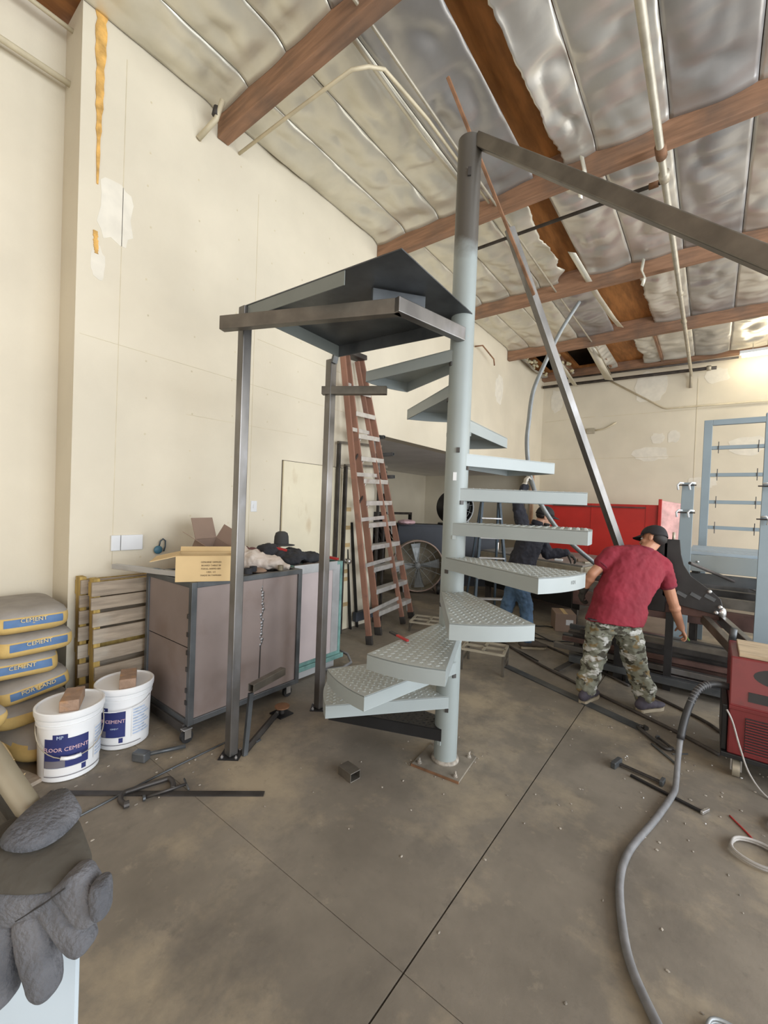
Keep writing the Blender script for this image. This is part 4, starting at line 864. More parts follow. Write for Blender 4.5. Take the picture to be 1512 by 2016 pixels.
# ================================================================== WORK TABLE, RED PANEL, BACKGROUND
TA, TB = V(-1.40, 6.42, .86), V(-1.22, 8.05, .86); du = V(-.92, .40, 0).normalized(); L0 = 2.05
t = thing('welding_table', 'long grey steel welding table behind man in navy jacket', 'table', (-2.4, 7.4, 0))
m = MB(); c = [TA, TA + du * L0, TB + du * (L0 - .1), TB]; c = [V(p) for p in c]; m.prism([p - V(0, 0, .03) for p in c[::-1]], (0, 0, .03)); m.build('tabletop', 'steel table', t, bevel=.004)
m = MB(); m.bar(TA - V(0, 0, .10), TA + du * L0 - V(0, 0, .10), .06, .14); m.build('apron', 'galvanised pipe', t, bevel=.004)
m = MB(); m.bar(TB - V(.0, .05, .10), TA - V(0, -.02, .10), .06, .14); m.build('apron', 'galvanised pipe', t, bevel=.004)
for p in (TA + du * .12 + V(0, .1, 0), TA + du * 1.9 + V(0, .1, 0), TB + du * .15 - V(0, .1, 0), TB + du * 1.8 - V(0, .1, 0)):
    m = MB(); m.bx(p.x - .04, p.x + .04, p.y - .04, p.y + .04, 0, .83); m.build('leg', 'dark stock steel', t)
m = MB(); m.prism([V(p.x, p.y, .22) + (V(-1.9, 7.4, .22) - V(p.x, p.y, .22)) * .06 for p in c[::-1]], (0, 0, .3)); m.build('lower_shelf', 'black primer', t)
for k, (dx) in enumerate((1.83, 1.70)):
    p = TA + du * dx + V(.02, .25, .001); m = MB(); m.lathe([(.028, 0), (.028, .13), (.024, .14), (.012, .14), (.012, .15)], p, 14); tag(m.build('spray_can', 'bright metal', angle=True), ('left', 'right')[k] + ' one of two silver cans on the welding table', 'can', 'silver cans on the welding table')
for k, (dx, dy, s, mt) in enumerate(((.45, .16, .06, 'white plastic'), (.10, .45, .10, 'carton brown'), (.02, .35, .06, 'galvanised pipe'))):
    p = TA + du * dx + V(0, dy, s * .2); m = MB(); m.box(p, (s * 1.8, s, s * .4), .4 * k); tag(m.build('table_scrap', mt, bevel=.003), ('white', 'brown', 'grey')[k] + ' small offcut lying on the welding table end', 'offcut', 'offcuts on the welding table')
t = thing('red_bin', 'big red sheet metal hopper standing behind the welding table', 'hopper', (-1.8, 9.6, 0))
m = MB(); m.bx(-2.95, -.76, 9.46, 9.50, .30, 1.79); m.build('front_panel', 'red panel paint', t, bevel=.004)
for x in (-2.95, -1.95, -1.0):
    m = MB(); m.bx(x, x + .012, 9.452, 9.462, .32, 1.78); m.build('seam', 'red panel paint', t)
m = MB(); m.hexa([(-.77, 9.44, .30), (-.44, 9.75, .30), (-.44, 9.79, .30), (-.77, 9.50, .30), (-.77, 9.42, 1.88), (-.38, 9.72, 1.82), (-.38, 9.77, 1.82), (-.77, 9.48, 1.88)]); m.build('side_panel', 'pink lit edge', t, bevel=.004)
m = MB(); m.bx(-.80, -.745, 9.41, 9.47, .30, 1.90); m.build('corner_post', 'red panel paint', t, bevel=.006)
m = MB(); m.bx(-.41, -.36, 9.72, 9.79, .30, 1.83); m.build('corner_post', 'red panel paint', t, bevel=.006)
m = MB(); m.bx(-2.95, -.45, 9.76, 10.6, .30, .34); m.bx(-2.95, -2.91, 9.5, 10.6, .3, 1.79); m.bx(-2.95, -.42, 10.56, 10.6, .3, 1.79); m.build('rear_shell', 'red panel paint', t)
for x in (-2.8, -.75): m = MB(); m.bx(x - .05, x + .05, 9.5, 10.5, 0, .30); m.build('skid', 'dark stock steel', t)
m = MB(); m.bx(-2.7, -1.0, 9.425, 9.447, 1.72, 1.745); m.build('lip', 'maroon cloth', t)
t = thing('cardboard_box', 'small brown taped carton on the floor under welding table end', 'box', (-2.0, 7.75 - 1.6, 0)); cb = V(-1.56, 6.16, 0)
m = MB(); m.box(cb + V(0, 0, .12), (.26, .34, .24), R(25)); m.build('carton_body', 'carton brown', t, bevel=.004)
m = MB(); m.box(cb + V(0, 0, .2405), (.05, .345, .002), R(25)); m.build('tape', 'carton tan', t)
m = MB(); m.box(cb + Matrix.Rotation(R(25), 3, 'Z') @ V(.05, -.171, .13), (.09, .002, .07), R(25)); m.build('shipping_label', 'label white', t)

# painted frame, plates and grating standing on the right
t = thing('rung_frame', 'tall bluegrey painted frame with five cross bars near the back wall', 'frame', (.2, 7.0, 0))
fr = lambda x, z: V(x, 7.0, z)
m = MB(); m.bx(-.13, -.04, 6.97, 7.03, 0, 2.86); m.build('upright', 'bluegrey frame paint', t, bevel=.004)
m = MB(); m.bx(.475, .565, 6.97, 7.03, 0, 2.90); m.build('upright', 'bluegrey frame paint', t, bevel=.004)
m = MB(); m.bx(-.04, .475, 6.97, 7.03, 2.79, 2.86); m.build('top_bar', 'bluegrey frame paint', t, bevel=.004)
for k, z in enumerate((2.50, 2.15, 1.80, 1.47, 1.13)):
    m = MB(); m.bar((-.04, 7.0, z), (.475, 7.0, z), .05, .045); cb_ = m.build('cross_bar', 'bluegrey frame paint', t, bevel=.003)
    for x in (.03, .42): m = MB(); m.tube([(x, 6.97, z - .075), (x, 6.97, z + .075)], .005, 6); m.build('stud', 'dark stock steel', cb_)
t = thing('grating_platform', 'bluegrey bar grating platform with deep front apron on the right', 'platform', (.1, 6.2, 0))
for k in range(8):
    y = 5.62 + k * .16; m = MB(); m.bx(-.18, .56, y, y + .085, 1.20, 1.235); m.build('grate_bar', 'cool grey grating', t, bevel=.003)
m = MB(); m.bx(-.18, .56, 5.56, 5.61, 1.03, 1.20); m.build('apron', 'grey stair paint', t, bevel=.004)
m = MB(); m.bx(-.20, -.16, 5.56, 6.92, 1.12, 1.20); m.build('side_rail', 'white plastic', t, bevel=.004)
m = MB(); m.bx(-.18, .60, 5.62, 5.72, .90, 1.0); m.build('under_beam', 'mill scale steel', t)
m = MB(); m.lathe([(.012, 0), (.012, .01), (.006, .015)], (-.10, 5.558, 1.13), 10, Matrix.Rotation(R(90), 3, 'X')); m.build('bolt', 'bright metal', t)
for x in (-.12, .52):
    for y in (5.7, 6.80): m = MB(); m.bx(x - .03, x + .03, y - .03, y + .03, 0, 1.20); m.build('leg', 'dark stock steel', t)
def hook(t, p, sx):
    m = MB(); m.tube([V(p) + V(-.02 * sx, -.01, .02), V(p) + V(.01 * sx, -.03, .025), V(p) + V(.03 * sx, -.03, 0), V(p) + V(.022 * sx, -.03, -.05)], .010, 8); m.build('clamp_hook', 'white plastic', t, smooth=True)
t = thing('painted_plate', 'narrow bluegrey plate with white hooks beside the rung frame', 'plate', (-.2, 5.45, 0))
m = MB(); m.hexa([(-.30, 5.40, .0), (-.16, 5.40, .0), (-.16, 5.43, .0), (-.30, 5.43, .0), (-.262, 5.48, 1.955), (-.158, 5.48, 1.955), (-.158, 5.51, 1.955), (-.262, 5.51, 1.955)]); m.build('plate_body', 'bluegrey frame paint', t, bevel=.003)
for z in (1.925, 1.64):
    m = MB(); m.tube([(-.30, 5.455, z), (-.14, 5.455, z)], .007, 6); m.build('cross_rod', 'dark pipe', t)
    for x in (-.27, -.17): hook(t, (x, 5.46, z), -1)
t = thing('painted_plate', 'wide bluegrey plate with white hooks at right edge of view', 'plate', (.4, 5.2, 0))
m = MB(); m.hexa([(.335, 5.10, .0), (.62, 5.10, .0), (.62, 5.13, .0), (.335, 5.13, .0), (.352, 5.18, 1.94), (.65, 5.18, 1.94), (.65, 5.21, 1.94), (.352, 5.21, 1.94)]); m.build('plate_body', 'bluegrey frame paint', t, bevel=.003)
for z in (1.90, 1.60):
    m = MB(); m.tube([(.32, 5.155, z), (.62, 5.155, z)], .007, 6); m.build('cross_rod', 'dark pipe', t)
    hook(t, (.375, 5.16, z), 1)

# ================================================================== STOCK ON THE RIGHT
G = 'long steel bars in the stock pile beyond the man in red'
q = random.Random(11)
k = 0
def bar_thing(p, q_, w_, h_, mt, label, kind='bar', group=None, cat='steel bar', bevel=.002):
    m = MB()
    if kind == 'tube': m.rtube(p, q_, w_, h_, .004)
    elif kind == 'angle': m.angle(p, q_, w_, .006)
    elif kind == 'rod': m.tube([p, q_], w_ / 2, 10)
    else: m.bar(p, q_, w_, h_)
    o = m.build('steel_' + {'bar': 'bar', 'tube': 'tube', 'angle': 'angle', 'rod': 'rod'}[kind], mt, bevel=0 if kind == 'rod' else bevel); tag(o, label, cat, group); return o
# two low skids carry the pile
for x in (-.55, .95):
    bar_thing((x, 4.60, .035), (x, 5.62, .035), .07, .07, 'black primer', ('left', 'right')[x > 0] + ' low skid under the stock pile beyond the man in red')
lay = [(.07, [(4.68, .07, .06), (4.79, .08, .06), (4.90, .08, .07), (5.02, .09, .07), (5.16, .10, .08), (5.30, .10, .06), (5.45, .10, .08)]), (.155, [(4.76, .06, .05), (4.88, .05, .05), (5.02, .08, .06), (5.18, .08, .06), (5.36, .10, .06)]), (.235, [(4.84, .05, .04), (4.97, .06, .05), (5.12, .06, .06), (5.30, .08, .07)]), (.31, [(4.92, .05, .05), (5.06, .05, .05), (5.22, .07, .06)])]
ordi = ['first', 'second', 'third', 'fourth', 'fifth', 'sixth', 'seventh']; lev = ['bottom', 'second', 'third', 'top']
for li, (z, row) in enumerate(lay):
    for ri, (y, w_, h_) in enumerate(row):
        dy = q.uniform(-.04, .04)
        bar_thing((-1.15 + q.uniform(-.15, .2), y + dy, z + h_ / 2), (1.9, y - dy, z + h_ / 2), w_, h_, ('mill scale steel', 'raw steel tube', 'maroon stock steel', 'dark stock steel')[(ri + li) % 4], ordi[ri] + ' bar from front in the ' + lev[li] + ' layer of the stock pile', ('bar', 'tube')[ri % 2], G)
bar_thing((-.9, 4.78, .435), (1.6, 4.71, .420), .07, .045, 'brown mill tube', 'flat brown tube that the bending man in red is holding', 'tube')
for x, y in ((-.6, 4.80), (1.0, 4.76)):
    t = thing('stock_stand', ('left', 'right')[x > 0] + ' short dark stand carrying the flat brown tube', 'stand', (x, y, 0)); m = MB(); m.bx(x - .03, x + .03, y - .09, y - .03, 0, .395); m.build('post', 'dark stock steel', t); m = MB(); m.bx(x - .04, x + .04, y - .11, y + .09, .37, .397); m.build('head', 'dark stock steel', t)
bar_thing((-1.3, 5.58, .57), (2.2, 5.50, .57), .10, .16, 'maroon stock steel', 'deep maroon beam low behind the stock pile', 'tube')
# trestles carry the higher beams
G2 = 'steel beams laid on the trestles at the right'
for x in (-.9, 1.3):
    t = thing('trestle', ('left', 'right')[x > 0] + ' dark trestle carrying beams behind the stock pile', 'trestle', (x, 5.9, 0))
    for y in (5.5, 6.5): m = MB(); m.bx(x - .04, x + .04, y - .04, y + .04, 0, .49 if y < 6 else .66); m.build('leg', 'dark stock steel', t)
    m = MB(); m.bx(x - .04, x + .04, 5.44, 5.64, .45, .489); m.build('head', 'dark stock steel', t); m = MB(); m.bx(x - .045, x + .045, 5.62, 6.6, .60, .66); m.build('head', 'dark stock steel', t)
for ri, (y, w_, h_, mt, z) in enumerate(((5.72, .09, .10, 'brown mill tube', .661), (5.86, .10, .06, 'mill scale steel', .661), (6.02, .10, .14, 'dark stock steel', .661), (6.22, .12, .09, 'brown mill tube', .661), (6.42, .12, .16, 'raw steel tube', .661))):
    bar_thing((-1.28, y + .04, z + h_ / 2), (2.4, y - .02, z + h_ / 2), w_, h_, mt, ordi[ri] + ' beam from the front across the trestles on the right', 'tube', G2, 'steel beam')
bar_thing((-.15, 4.99, 1.16), (.42, 6.02, .835), .03, .03, 'dark pipe', 'thin dark rod slanting from black bracket back to the beams', 'rod', None, 'steel rod')
bar_thing((-.75, 5.02, .405), (-.02, 4.86, .40), .012, .012, 'bright metal', 'thin bright rod lying across the stock near the bare forearm', 'rod', None, 'steel rod')
m = MB(); m.tube([(-.28, 4.92, .66), (-.22, 4.90, .58), (-.17, 4.86, .52), (-.12, 4.80, .47)], .008, 8); tag(m.build('green_strap', mat('strap green', (.10, .20, .04), .7), smooth=True), 'green strap hanging by the hand of the man in red', 'strap')

# black machine bracket with its long arms
t = thing('bending_machine', 'black tube bending machine with twin curved plates beside man in red', 'machine', (-.15, 4.75, 0))
prof = [(-.322, 1.395), (-.212, 1.395), (-.198, 1.27), (-.175, 1.18), (-.12, 1.09), (.02, .985), (.085, .925), (.102, .86), (.08, .79), (-.25, .84), (-.322, .90)]
for y in (4.58, 4.80):
    m = MB(); m.prism([(x * (y / 4.5), y, 1.6 + (z - 1.6) * (y / 4.5)) for x, z in prof], (0, .02, 0)); m.build('curved_plate', 'black machine paint', t, bevel=.003)
m = MB(); m.bx(-.44, -.30, 4.58, 4.82, .735, 1.36); m.build('column', 'black machine paint', t, bevel=.006)
for k, x in enumerate((-.22, -.12, -.02)):
    m = MB(); m.bar((x, 4.59, .935), (x + .07, 4.59, .90), .04, .03); m.build('tooth', 'mill scale steel', t)
for p in ((-.33, 1.08), (-.30, 1.09), (.01, .97), (.085, .85), (.06, .80)):
    m = MB(); m.lathe([(.016, 0), (.016, .012), (.008, .02)], (p[0], 4.575, p[1]), 8, Matrix.Rotation(R(90), 3, 'X')); m.build('bolt', 'bright metal', t)
m = MB(); m.tube([(-.37, 4.72, 1.36), (-.37, 4.72, 1.43), (-.34, 4.72, 1.44)], .012, 8); m.build('lever', 'galvanised pipe', t, smooth=True); m = MB(); m.tube([(-.27, 4.72, 1.36), (-.27, 4.72, 1.45)], .012, 8); m.build('lever', 'galvanised pipe', t, smooth=True)
for x in (-.47, -.45): m = MB(); m.tube([(x, 4.56, 1.1), (x, 4.56, 1.24)], .012, 8); m.build('lever', 'galvanised pipe', t, smooth=True)
m = MB(); m.bar((-.72, 4.72, .78), (.09, 4.68, .775), .16, .09); m.build('bed_beam', 'maroon stock steel', t, bevel=.004)
m = MB(); m.bar((-.02, 4.66, .72), (.165, 3.97, .655), .05, .075); m.build('swing_arm', 'brown mill tube', t, bevel=.004)
m = MB(); m.bar((.09, 4.66, .74), (.255, 3.97, .70), .045, .075); m.build('swing_arm', 'raw steel tube', t, bevel=.004)
m = MB(); m.bx(.13, .28, 3.955, 3.985, .55, .735); m.build('end_plate', 'black machine paint', t, bevel=.004)
m = MB(); m.tube([(.15, 4.05, .66), (.158, 4.0, .80)], .022, 10); m.build('pin', 'mill scale steel', t, smooth=True)
m = MB(); m.ell((.10, 4.60, .80), (.03, .03, .05), 10, 7); m.build('pivot', 'bright metal', t, smooth=True)
m = MB(); m.bx(.25, .29, 3.99, 4.03, 0, .56); m.build('arm_leg', 'black machine paint', t)
m = MB(); m.bx(-.30, -.24, 4.70, 4.76, 0, .735); m.build('bed_leg', 'black machine paint', t); m = MB(); m.bx(-.70, -.62, 4.66, 4.78, 0, .735); m.build('bed_leg', 'black machine paint', t)

# red welder
t = thing('welding_machine', 'red welding machine on casters at the right edge', 'welding machine', (.5, 3.6, 0))
X0, X1, Y0, Y1 = .13, .78, 3.40, 4.25 - .32
m = MB(); m.prism([(X0, Y0, .155), (X0, Y1, .155), (X0, Y1, .735), (X0, Y0 + .07, .735), (X0, Y0 + .015, .46), (X0, Y0, .44)], (X1 - X0, 0, 0)); m.build('case', 'welder red', t, bevel=.008)
m = MB(); m.bx(X0 + .0, X1, Y0 - .006, Y0 + .02, .432, .452); m.build('trim_strip', 'welder red', t, bevel=.002)
m = MB(); m.bx(X0 + .08, X1 - .1, Y0 - .003, Y0, .18, .395); vb = m.build('vent_panel', 'vent black', t)
for k in range(13):
    m = MB(); z = .187 + k * .0165; m.bar((X0 + .082, Y0 - .006, z), (X1 - .11, Y0 - .006, z), .006, .008); m.build('louvre', 'welder red', vb)
sl = lambda z: Y0 + .015 + (.07 - .015) * (z - .46) / .275
m = MB(); pts = [(X0 + .28 + .17 * math.cos(2 * PI * i / 24), sl(.66 + .06 * math.sin(2 * PI * i / 24)) - .004, .645 + .058 * math.sin(2 * PI * i / 24)) for i in range(24)]; m.prism(pts, (0, .003, 0)); m.build('oval_badge', 'vent black', t)
m = MB(); m.hexa([(X0 + .09, sl(.49) - .004, .49), (X1, sl(.49) - .004, .49), (X1, sl(.49), .49), (X0 + .09, sl(.49), .49), (X0 + .09, sl(.54) - .004, .545), (X1, sl(.54) - .004, .545), (X1, sl(.54), .545), (X0 + .09, sl(.54), .545)]); m.build('name_strip', 'vent black', t)
m = MB(); m.hexa([(X0 + .20, sl(.49) - .006, .495), (X0 + .40, sl(.49) - .006, .495), (X0 + .40, sl(.49) - .004, .495), (X0 + .20, sl(.49) - .004, .495), (X0 + .19, sl(.54) - .006, .54), (X0 + .40, sl(.54) - .006, .54), (X0 + .40, sl(.54) - .004, .54), (X0 + .19, sl(.54) - .004, .54)]); m.build('worn_label', 'carton tan', t)
m = MB(); m.bx(X0 - .03, X1 + .02, Y0 - .01, Y1 + .02, .128, .156); m.build('chassis', 'black primer', t, bevel=.003)
m = MB(); m.bx(X0 - .032, X0 - .002, Y0 + .02, Y1 - .04, .157, .44); m.build('side_bracket', 'black primer', t, bevel=.006)
for p in ((X0 + .05, Y0 + .06), (X1 - .06, Y0 + .06), (X0 + .05, Y1 - .06), (X1 - .06, Y1 - .06)):
    m = MB(); m.tube([(p[0] - .018, p[1], .053), (p[0] + .018, p[1], .053)], .052, 18, up=(0, 0, 1)); wv = m.build('caster_wheel', 'galvanised pipe', t, angle=True)
    m = MB(); m.bx(p[0] - .028, p[0] - .020, p[1] - .022, p[1] + .022, .04, .127); m.bx(p[0] + .020, p[0] + .028, p[1] - .022, p[1] + .022, .04, .127); m.bx(p[0] - .028, p[0] + .028, p[1] - .03, p[1] + .03, .118, .127); m.build('caster_fork', 'bright metal', wv)
m = MB(); m.bx(X0 + .04, X1 + .05, Y0 + .09, Y1 - .06, .736, .762); tag(m.build('timber_board', 'board timber', bevel=.003), 'pale timber board lying on top of red welder', 'board')
hp = [(.13, 3.50, .53), (.05, 3.47, .535), (-.02, 3.42, .50), (-.065, 3.36, .40), (-.095, 3.28, .26), (-.105, 3.20, .12), (-.105, 3.08, .03), (-.112, 2.95, .018), (-.17, 2.644, .018), (-.243, 2.327, .018), (-.252, 2.108, .018), (-.21, 1.884, .018), (-.155, 1.722, .018), (-.05, 1.56, .018), (.10, 1.36, .018), (.25, 1.1, .018)]
def smooth_path(P, n=6):
    P = [V(p) for p in P]; out = []
    for i in range(len(P) - 1):
        a, b, c, d = P[max(i - 1, 0)], P[i], P[i + 1], P[min(i + 2, len(P) - 1)]
        for k in range(n):
            s = k / n; out.append(.5 * ((2 * b) + (c - a) * s + (2 * a - 5 * b + 4 * c - d) * s * s + (3 * b - a - 3 * c + d) * s ** 3))
    return out + [P[-1]]
t = thing('welding_hose', 'thick grey hose arching from the red welder across the floor', 'hose', (-.25, 2.1, 0))
sp = smooth_path(hp); m = MB(); m.tube(sp[26:], .0160, 14); m.build('hose_run', 'hose grey', t, smooth=True)
m = MB(); m.tube(sp[:27], .021, 14); m.build('boot_sleeve', 'hose black', t, smooth=True)
m = MB()
for i in range(8, 18): m.lathe([(.0210, -.003), (.0230, 0), (.0210, .003)], sp[i], 12, (sp[i + 1] - sp[i]).to_track_quat('Z', 'Y').to_matrix())
stuff(m.build('ribs', 'hose grey', t))
m = MB(); m.tube(smooth_path([(.12, 3.395, .42), (.15, 3.375, .36), (.19, 3.37, .22), (.24, 3.365, .08), (.32, 3.30, .008), (.45, 3.25, .006)]), .005, 8); tag(m.build('ground_wire', 'wire grey', smooth=True), 'thin grey wire drooping down the front of red welder', 'wire')

# ================================================================== FLOOR ITEMS
t = thing('hammer', 'grey sledge hammer lying on floor in front of the brown bin', 'hammer', (-2.67, 1.25, 0))
m = MB(); m.bar((-2.715, 1.155, .030), (-2.635, 1.195, .030), .055, .055); m.build('head', 'mill scale steel', t, bevel=.008)
m = MB(); m.tube([(-2.67, 1.18, .032), (-2.60, 1.41, .016)], .012, 10); m.build('handle', 'mill scale steel', t, smooth=True)
m = MB(); m.bar((-2.73, .735, .004), (-1.872, 1.468, .004), .034, .008); tag(m.build('flat_bar', 'dark stock steel'), 'long dark flat bar lying under the screw clamp on floor', 'steel bar')
def c_clamp(p, q_, side, label, jaw=.10):
    """C clamp lying on the floor: spine from p to q, jaws to one side, screw with T handle through the jaw at q"""
    t = thing('screw_clamp', label, 'clamp', (p[0], p[1], 0)); p, q_ = V(p[0], p[1], .016), V(q_[0], q_[1], .016); d = (q_ - p).normalized(); s = V(-d.y, d.x, 0) * side
    m = MB(); m.tube(smooth_path([p + s * jaw * 1.1, p + s * jaw * .5 - d * .02, p, p + d * .05 - s * .004, (p + q_) / 2 - s * .006, q_ - d * .04 - s * .004, q_, q_ + s * jaw * .5 + d * .012, q_ + s * jaw]), .014, 8, sq=.9); m.build('clamp_frame', 'dark stock steel', t, smooth=True)
    a = q_ + s * jaw + d * .07; b = q_ + s * jaw - d * .13
    m = MB(); m.tube([b, a], .008, 8); sc_ = m.build('screw', 'dark stock steel', t, smooth=True); m = MB(); m.tube([a + V(-s.x, -s.y, 0) * .055, a + s * .055], .005, 8); m.build('tee_handle', 'mill scale steel', sc_, smooth=True)
    m = MB(); m.tube([b - d * .012, b], .015, 10); m.build('swivel_pad', 'mill scale steel', sc_)
    m = MB(); m.tube([p + s * jaw * 1.05 - d * .01, p + s * jaw * 1.05 + d * .014], .018, 10); m.build('anvil', 'dark stock steel', t)
c_clamp((-2.42, .98), (-2.36, 1.19), -1, 'dark screw clamp lying across the long flat bar')
t = thing('tube_offcut', 'short square tube offcut lying on the floor in front of stairs', 'tube offcut', (-1.61, 1.88, 0)); m = MB(); m.rtube((-1.685, 1.895, .0265), (-1.572, 1.878, .0265), .075, .053, .005); m.build('tube_wall', 'brown mill tube', t, bevel=.002)
m = MB(); m.bar((-2.33, 1.69, .006), (-2.335, 1.78, .006), .03, .012); tag(m.build('steel_offcut', 'mill scale steel', bevel=.002), 'tiny flat offcut lying near front post', 'offcut')
t = thing('pipe_jack', 'dark angle iron with round disc foot lying behind front post', 'stand', (-2.4, 1.9, 0))
m = MB(); m.angle((-2.28, 1.62, .004), (-2.52, 2.06, .004), .05, .006); m.build('angle_iron', 'dark stock steel', t)
m = MB(); m.lathe([(.055, .056), (.055, .064), (.014, .066)], (-2.50, 2.10, 0), 18); m.build('disc_foot', 'rusted steel', t)
m = MB(); m.bx(-2.57, -2.44, 2.04, 2.16, .001, .010); m.build('plate', 'black primer', t); m = MB(); m.tube([(-2.5, 2.10, .01), (-2.5, 2.10, .06)], .02, 12); m.build('stem', 'dark stock steel', t)
m = MB(); m.tube([(-2.56, 2.10, .03), (-2.50, 2.06, .045), (-2.47, 2.03, .05)], .008, 8); m.build('hook', 'dark stock steel', t)
t = thing('post_bracket', 'short brown tube arm on a stay propped beside front post', 'bracket', (-2.27, 1.65, 0))
m = MB(); m.rtube((-2.285, 1.66, .40), (-2.36, 1.98, .40), .045, .05, .004); m.build('arm', 'brown mill tube', t, bevel=.003)
m = MB(); m.bar((-2.275, 1.655, .375), (-2.255, 1.61, .002), .030, .02); m.build('stay', 'mill scale steel', t)
for nm, pts, r, mt, lb in (('scrap_wire', [(-2.47, 1.62, .004), (-2.46, 1.30, .004), (-2.44, 1.0, .004), (-2.42, .76, .004)], .006, 'mill scale steel', 'thin grey rod curving across floor under the flat bar'),):
    m = MB(); m.tube(smooth_path(pts), r, 8); tag(m.build(nm, mt, smooth=True), lb, 'rod')
# strip and rods on the floor beyond the stairs
m = MB(); m.hexa([(-1.62, 4.20, 0), (-.37, 3.68, 0), (-.33, 3.76, 0), (-1.60, 4.28, 0), (-1.62, 4.20, .010), (-.37, 3.68, .010), (-.33, 3.76, .010), (-1.60, 4.28, .010)]); tag(m.build('flat_strip', 'mill scale steel'), 'wide grey flat strip on the floor at the feet of man in red', 'steel strip')
def rod(pts, r, mt, lb, nm='steel_rod', cat='rod'):
    m = MB(); m.tube(smooth_path(pts), r, 8); o = m.build(nm, mt, smooth=True); tag(o, lb, cat); return o
rod([(-2.3, 5.25, .013), (-1.5, 4.62, .013), (-1.0, 4.30, .013), (-.2, 3.86, .013), (.10, 3.66, .013)], .013, 'dark pipe', 'dark rod passing between both feet of the man in red')
rod([(-1.82, 5.37, .012), (-1.16, 5.0, .012), (-.55, 4.55, .012)], .012, 'dark pipe', 'dark rod on floor beside boot of man in navy')
rod([(-.33, 4.80 - .35, .012), (.0, 4.30 - .10, .012), (.12, 4.05, .012)], .012, 'dark pipe', 'short dark rod on the floor right of man in red')
rod([(-2.2, 4.9, .006), (-1.8, 4.86, .006), (-1.4, 4.62, .006)], .006, 'black plastic', 'thin black cable on floor behind the small frame stool', 'cable', 'cable')
pts = [(-1.62 + .36 * math.cos(a), 5.75 + .33 * math.sin(a), .008 + .004 * (k % 3)) for k, a in enumerate([2 * PI * i / 26 for i in range(27)])]
rod(pts, .008, 'black plastic', 'black cable loop on the floor under the small carton', 'cable_loop', 'cable')
rod([(-2.05, 5.9, .006), (-1.5, 5.45, .006), (-.95, 5.30, .006), (-.75, 5.1, .006)], .006, 'mill scale steel', 'thin grey cable trailing past the black cable loop', 'cable', 'cable')
m = MB(); m.bar((-1.16, 4.42, .03), (-.98, 5.05, .10), .06, .008); tag(m.build('flat_offcut', 'dark stock steel'), 'dark flat bar propped on floor left of the camouflage trousers', 'steel bar')
m = MB(); m.bar((-.42, 4.17, .004), (-.36, 4.48, .004), .055, .008); tag(m.build('flat_offcut', 'rusted steel'), 'brown flat piece on floor right of camouflage trousers', 'offcut')
c_clamp((-.37, 3.70), (-.19, 3.50), 1, 'dark screw clamp at the end of the wide strip', .05)
rod([(-.27, 3.52, .008), (-.15, 3.38, .008), (-.115, 3.33, .008)], .007, 'mill scale steel', 'slim rod trailing from the clamp at the strip end')
t = thing('bar_clamp', 'dark bar clamp with steel jaw lying left of the hose', 'clamp', (-.3, 3.05, 0))
m = MB(); m.bar((-.415, 3.085, .016), (-.165, 3.035, .016), .025, .010); m.build('bar', 'dark stock steel', t, bevel=.002); m = MB(); m.bar((-.43, 3.02, .02), (-.405, 3.12, .02), .03, .04); m.build('jaw', 'mill scale steel', t, bevel=.005); m = MB(); m.bar((-.175, 3.01, .02), (-.165, 3.07, .02), .02, .03); m.build('jaw', 'mill scale steel', t, bevel=.003)
t = thing('bar_clamp', 'black bar clamp with bright tip lying under the hose', 'clamp', (-.1, 2.95, 0))
m = MB(); m.bar((-.33, 3.005, .010), (.02, 2.895, .010), .018, .012); m.build('bar', 'black primer', t, bevel=.002); m = MB(); m.bar((.02, 2.88, .012), (.05, 2.94, .012), .014, .018); m.build('tip', 'bright metal', t, bevel=.003)
def coil(c, r, label, mt, n=60, turns=2.2, rr=.007):
    pts = [(c[0] + r * (1 + .05 * math.sin(k * .9)) * math.cos(2 * PI * turns * k / n), c[1] + r * .92 * math.sin(2 * PI * turns * k / n), rr + .010 * (k / n) * turns) for k in range(n)]
    m = MB(); m.tube(pts, rr, 8); tag(m.build('cable_coil', mt, smooth=True), label, 'cable')
coil((.24, 2.70), .105, 'larger grey cable coil on floor at the right edge', 'wire grey'); coil((.42, 3.02), .12, 'second grey cable coil farther back at the right edge', 'wire grey'); coil((.11, 1.68), .06, 'pale cable coil in the lower right corner', 'fan grey', rr=.006)
rod([(.14, 2.97, .004), (.21, 2.86, .004), (.24, 2.80, .004)], .004, 'red plastic', 'thin red pencil rod near the larger cable coil')
# small steel frame stools
def stool(c, rz, sx, sy, h, label, full):
    t = thing('steel_stool', label, 'stool', (c[0], c[1], 0), 0); M = Matrix.Rotation(rz, 3, 'Z'); P = lambda x, y, z: V(c[0], c[1], 0) + M @ V(x, y, z)
    for x in (-sx, sx):
        for y in (-sy, sy): m = MB(); m.bar(P(x, y, 0), P(x, y, h - .02), .022); m.build('leg', 'brown mill tube', t)
    for a, b in (((-sx, -sy), (sx, -sy)), ((sx, -sy), (sx, sy)), ((sx, sy), (-sx, sy)), ((-sx, sy), (-sx, -sy)), ((0, -sy), (0, sy)), ((-sx, 0), (sx, 0))): m = MB(); m.bar(P(*a, h - .01), P(*b, h - .01), .024, .02); m.build('top_bar', 'galvanised pipe', t)
    for a, b in (((sx, -sy), (sx, sy)), ((-sx, -sy), (-sx, sy))): m = MB(); m.bar(P(*a, h * .4), P(*b, h * .4), .018); m.build('stretcher', 'brown mill tube', t)
    m = MB(); m.bar(P(-sx, -sy * .6, h - .024), P(sx * .2, -sy * .6, h - .024), .07, .004); m.build('top_plate', 'mill scale steel', t)
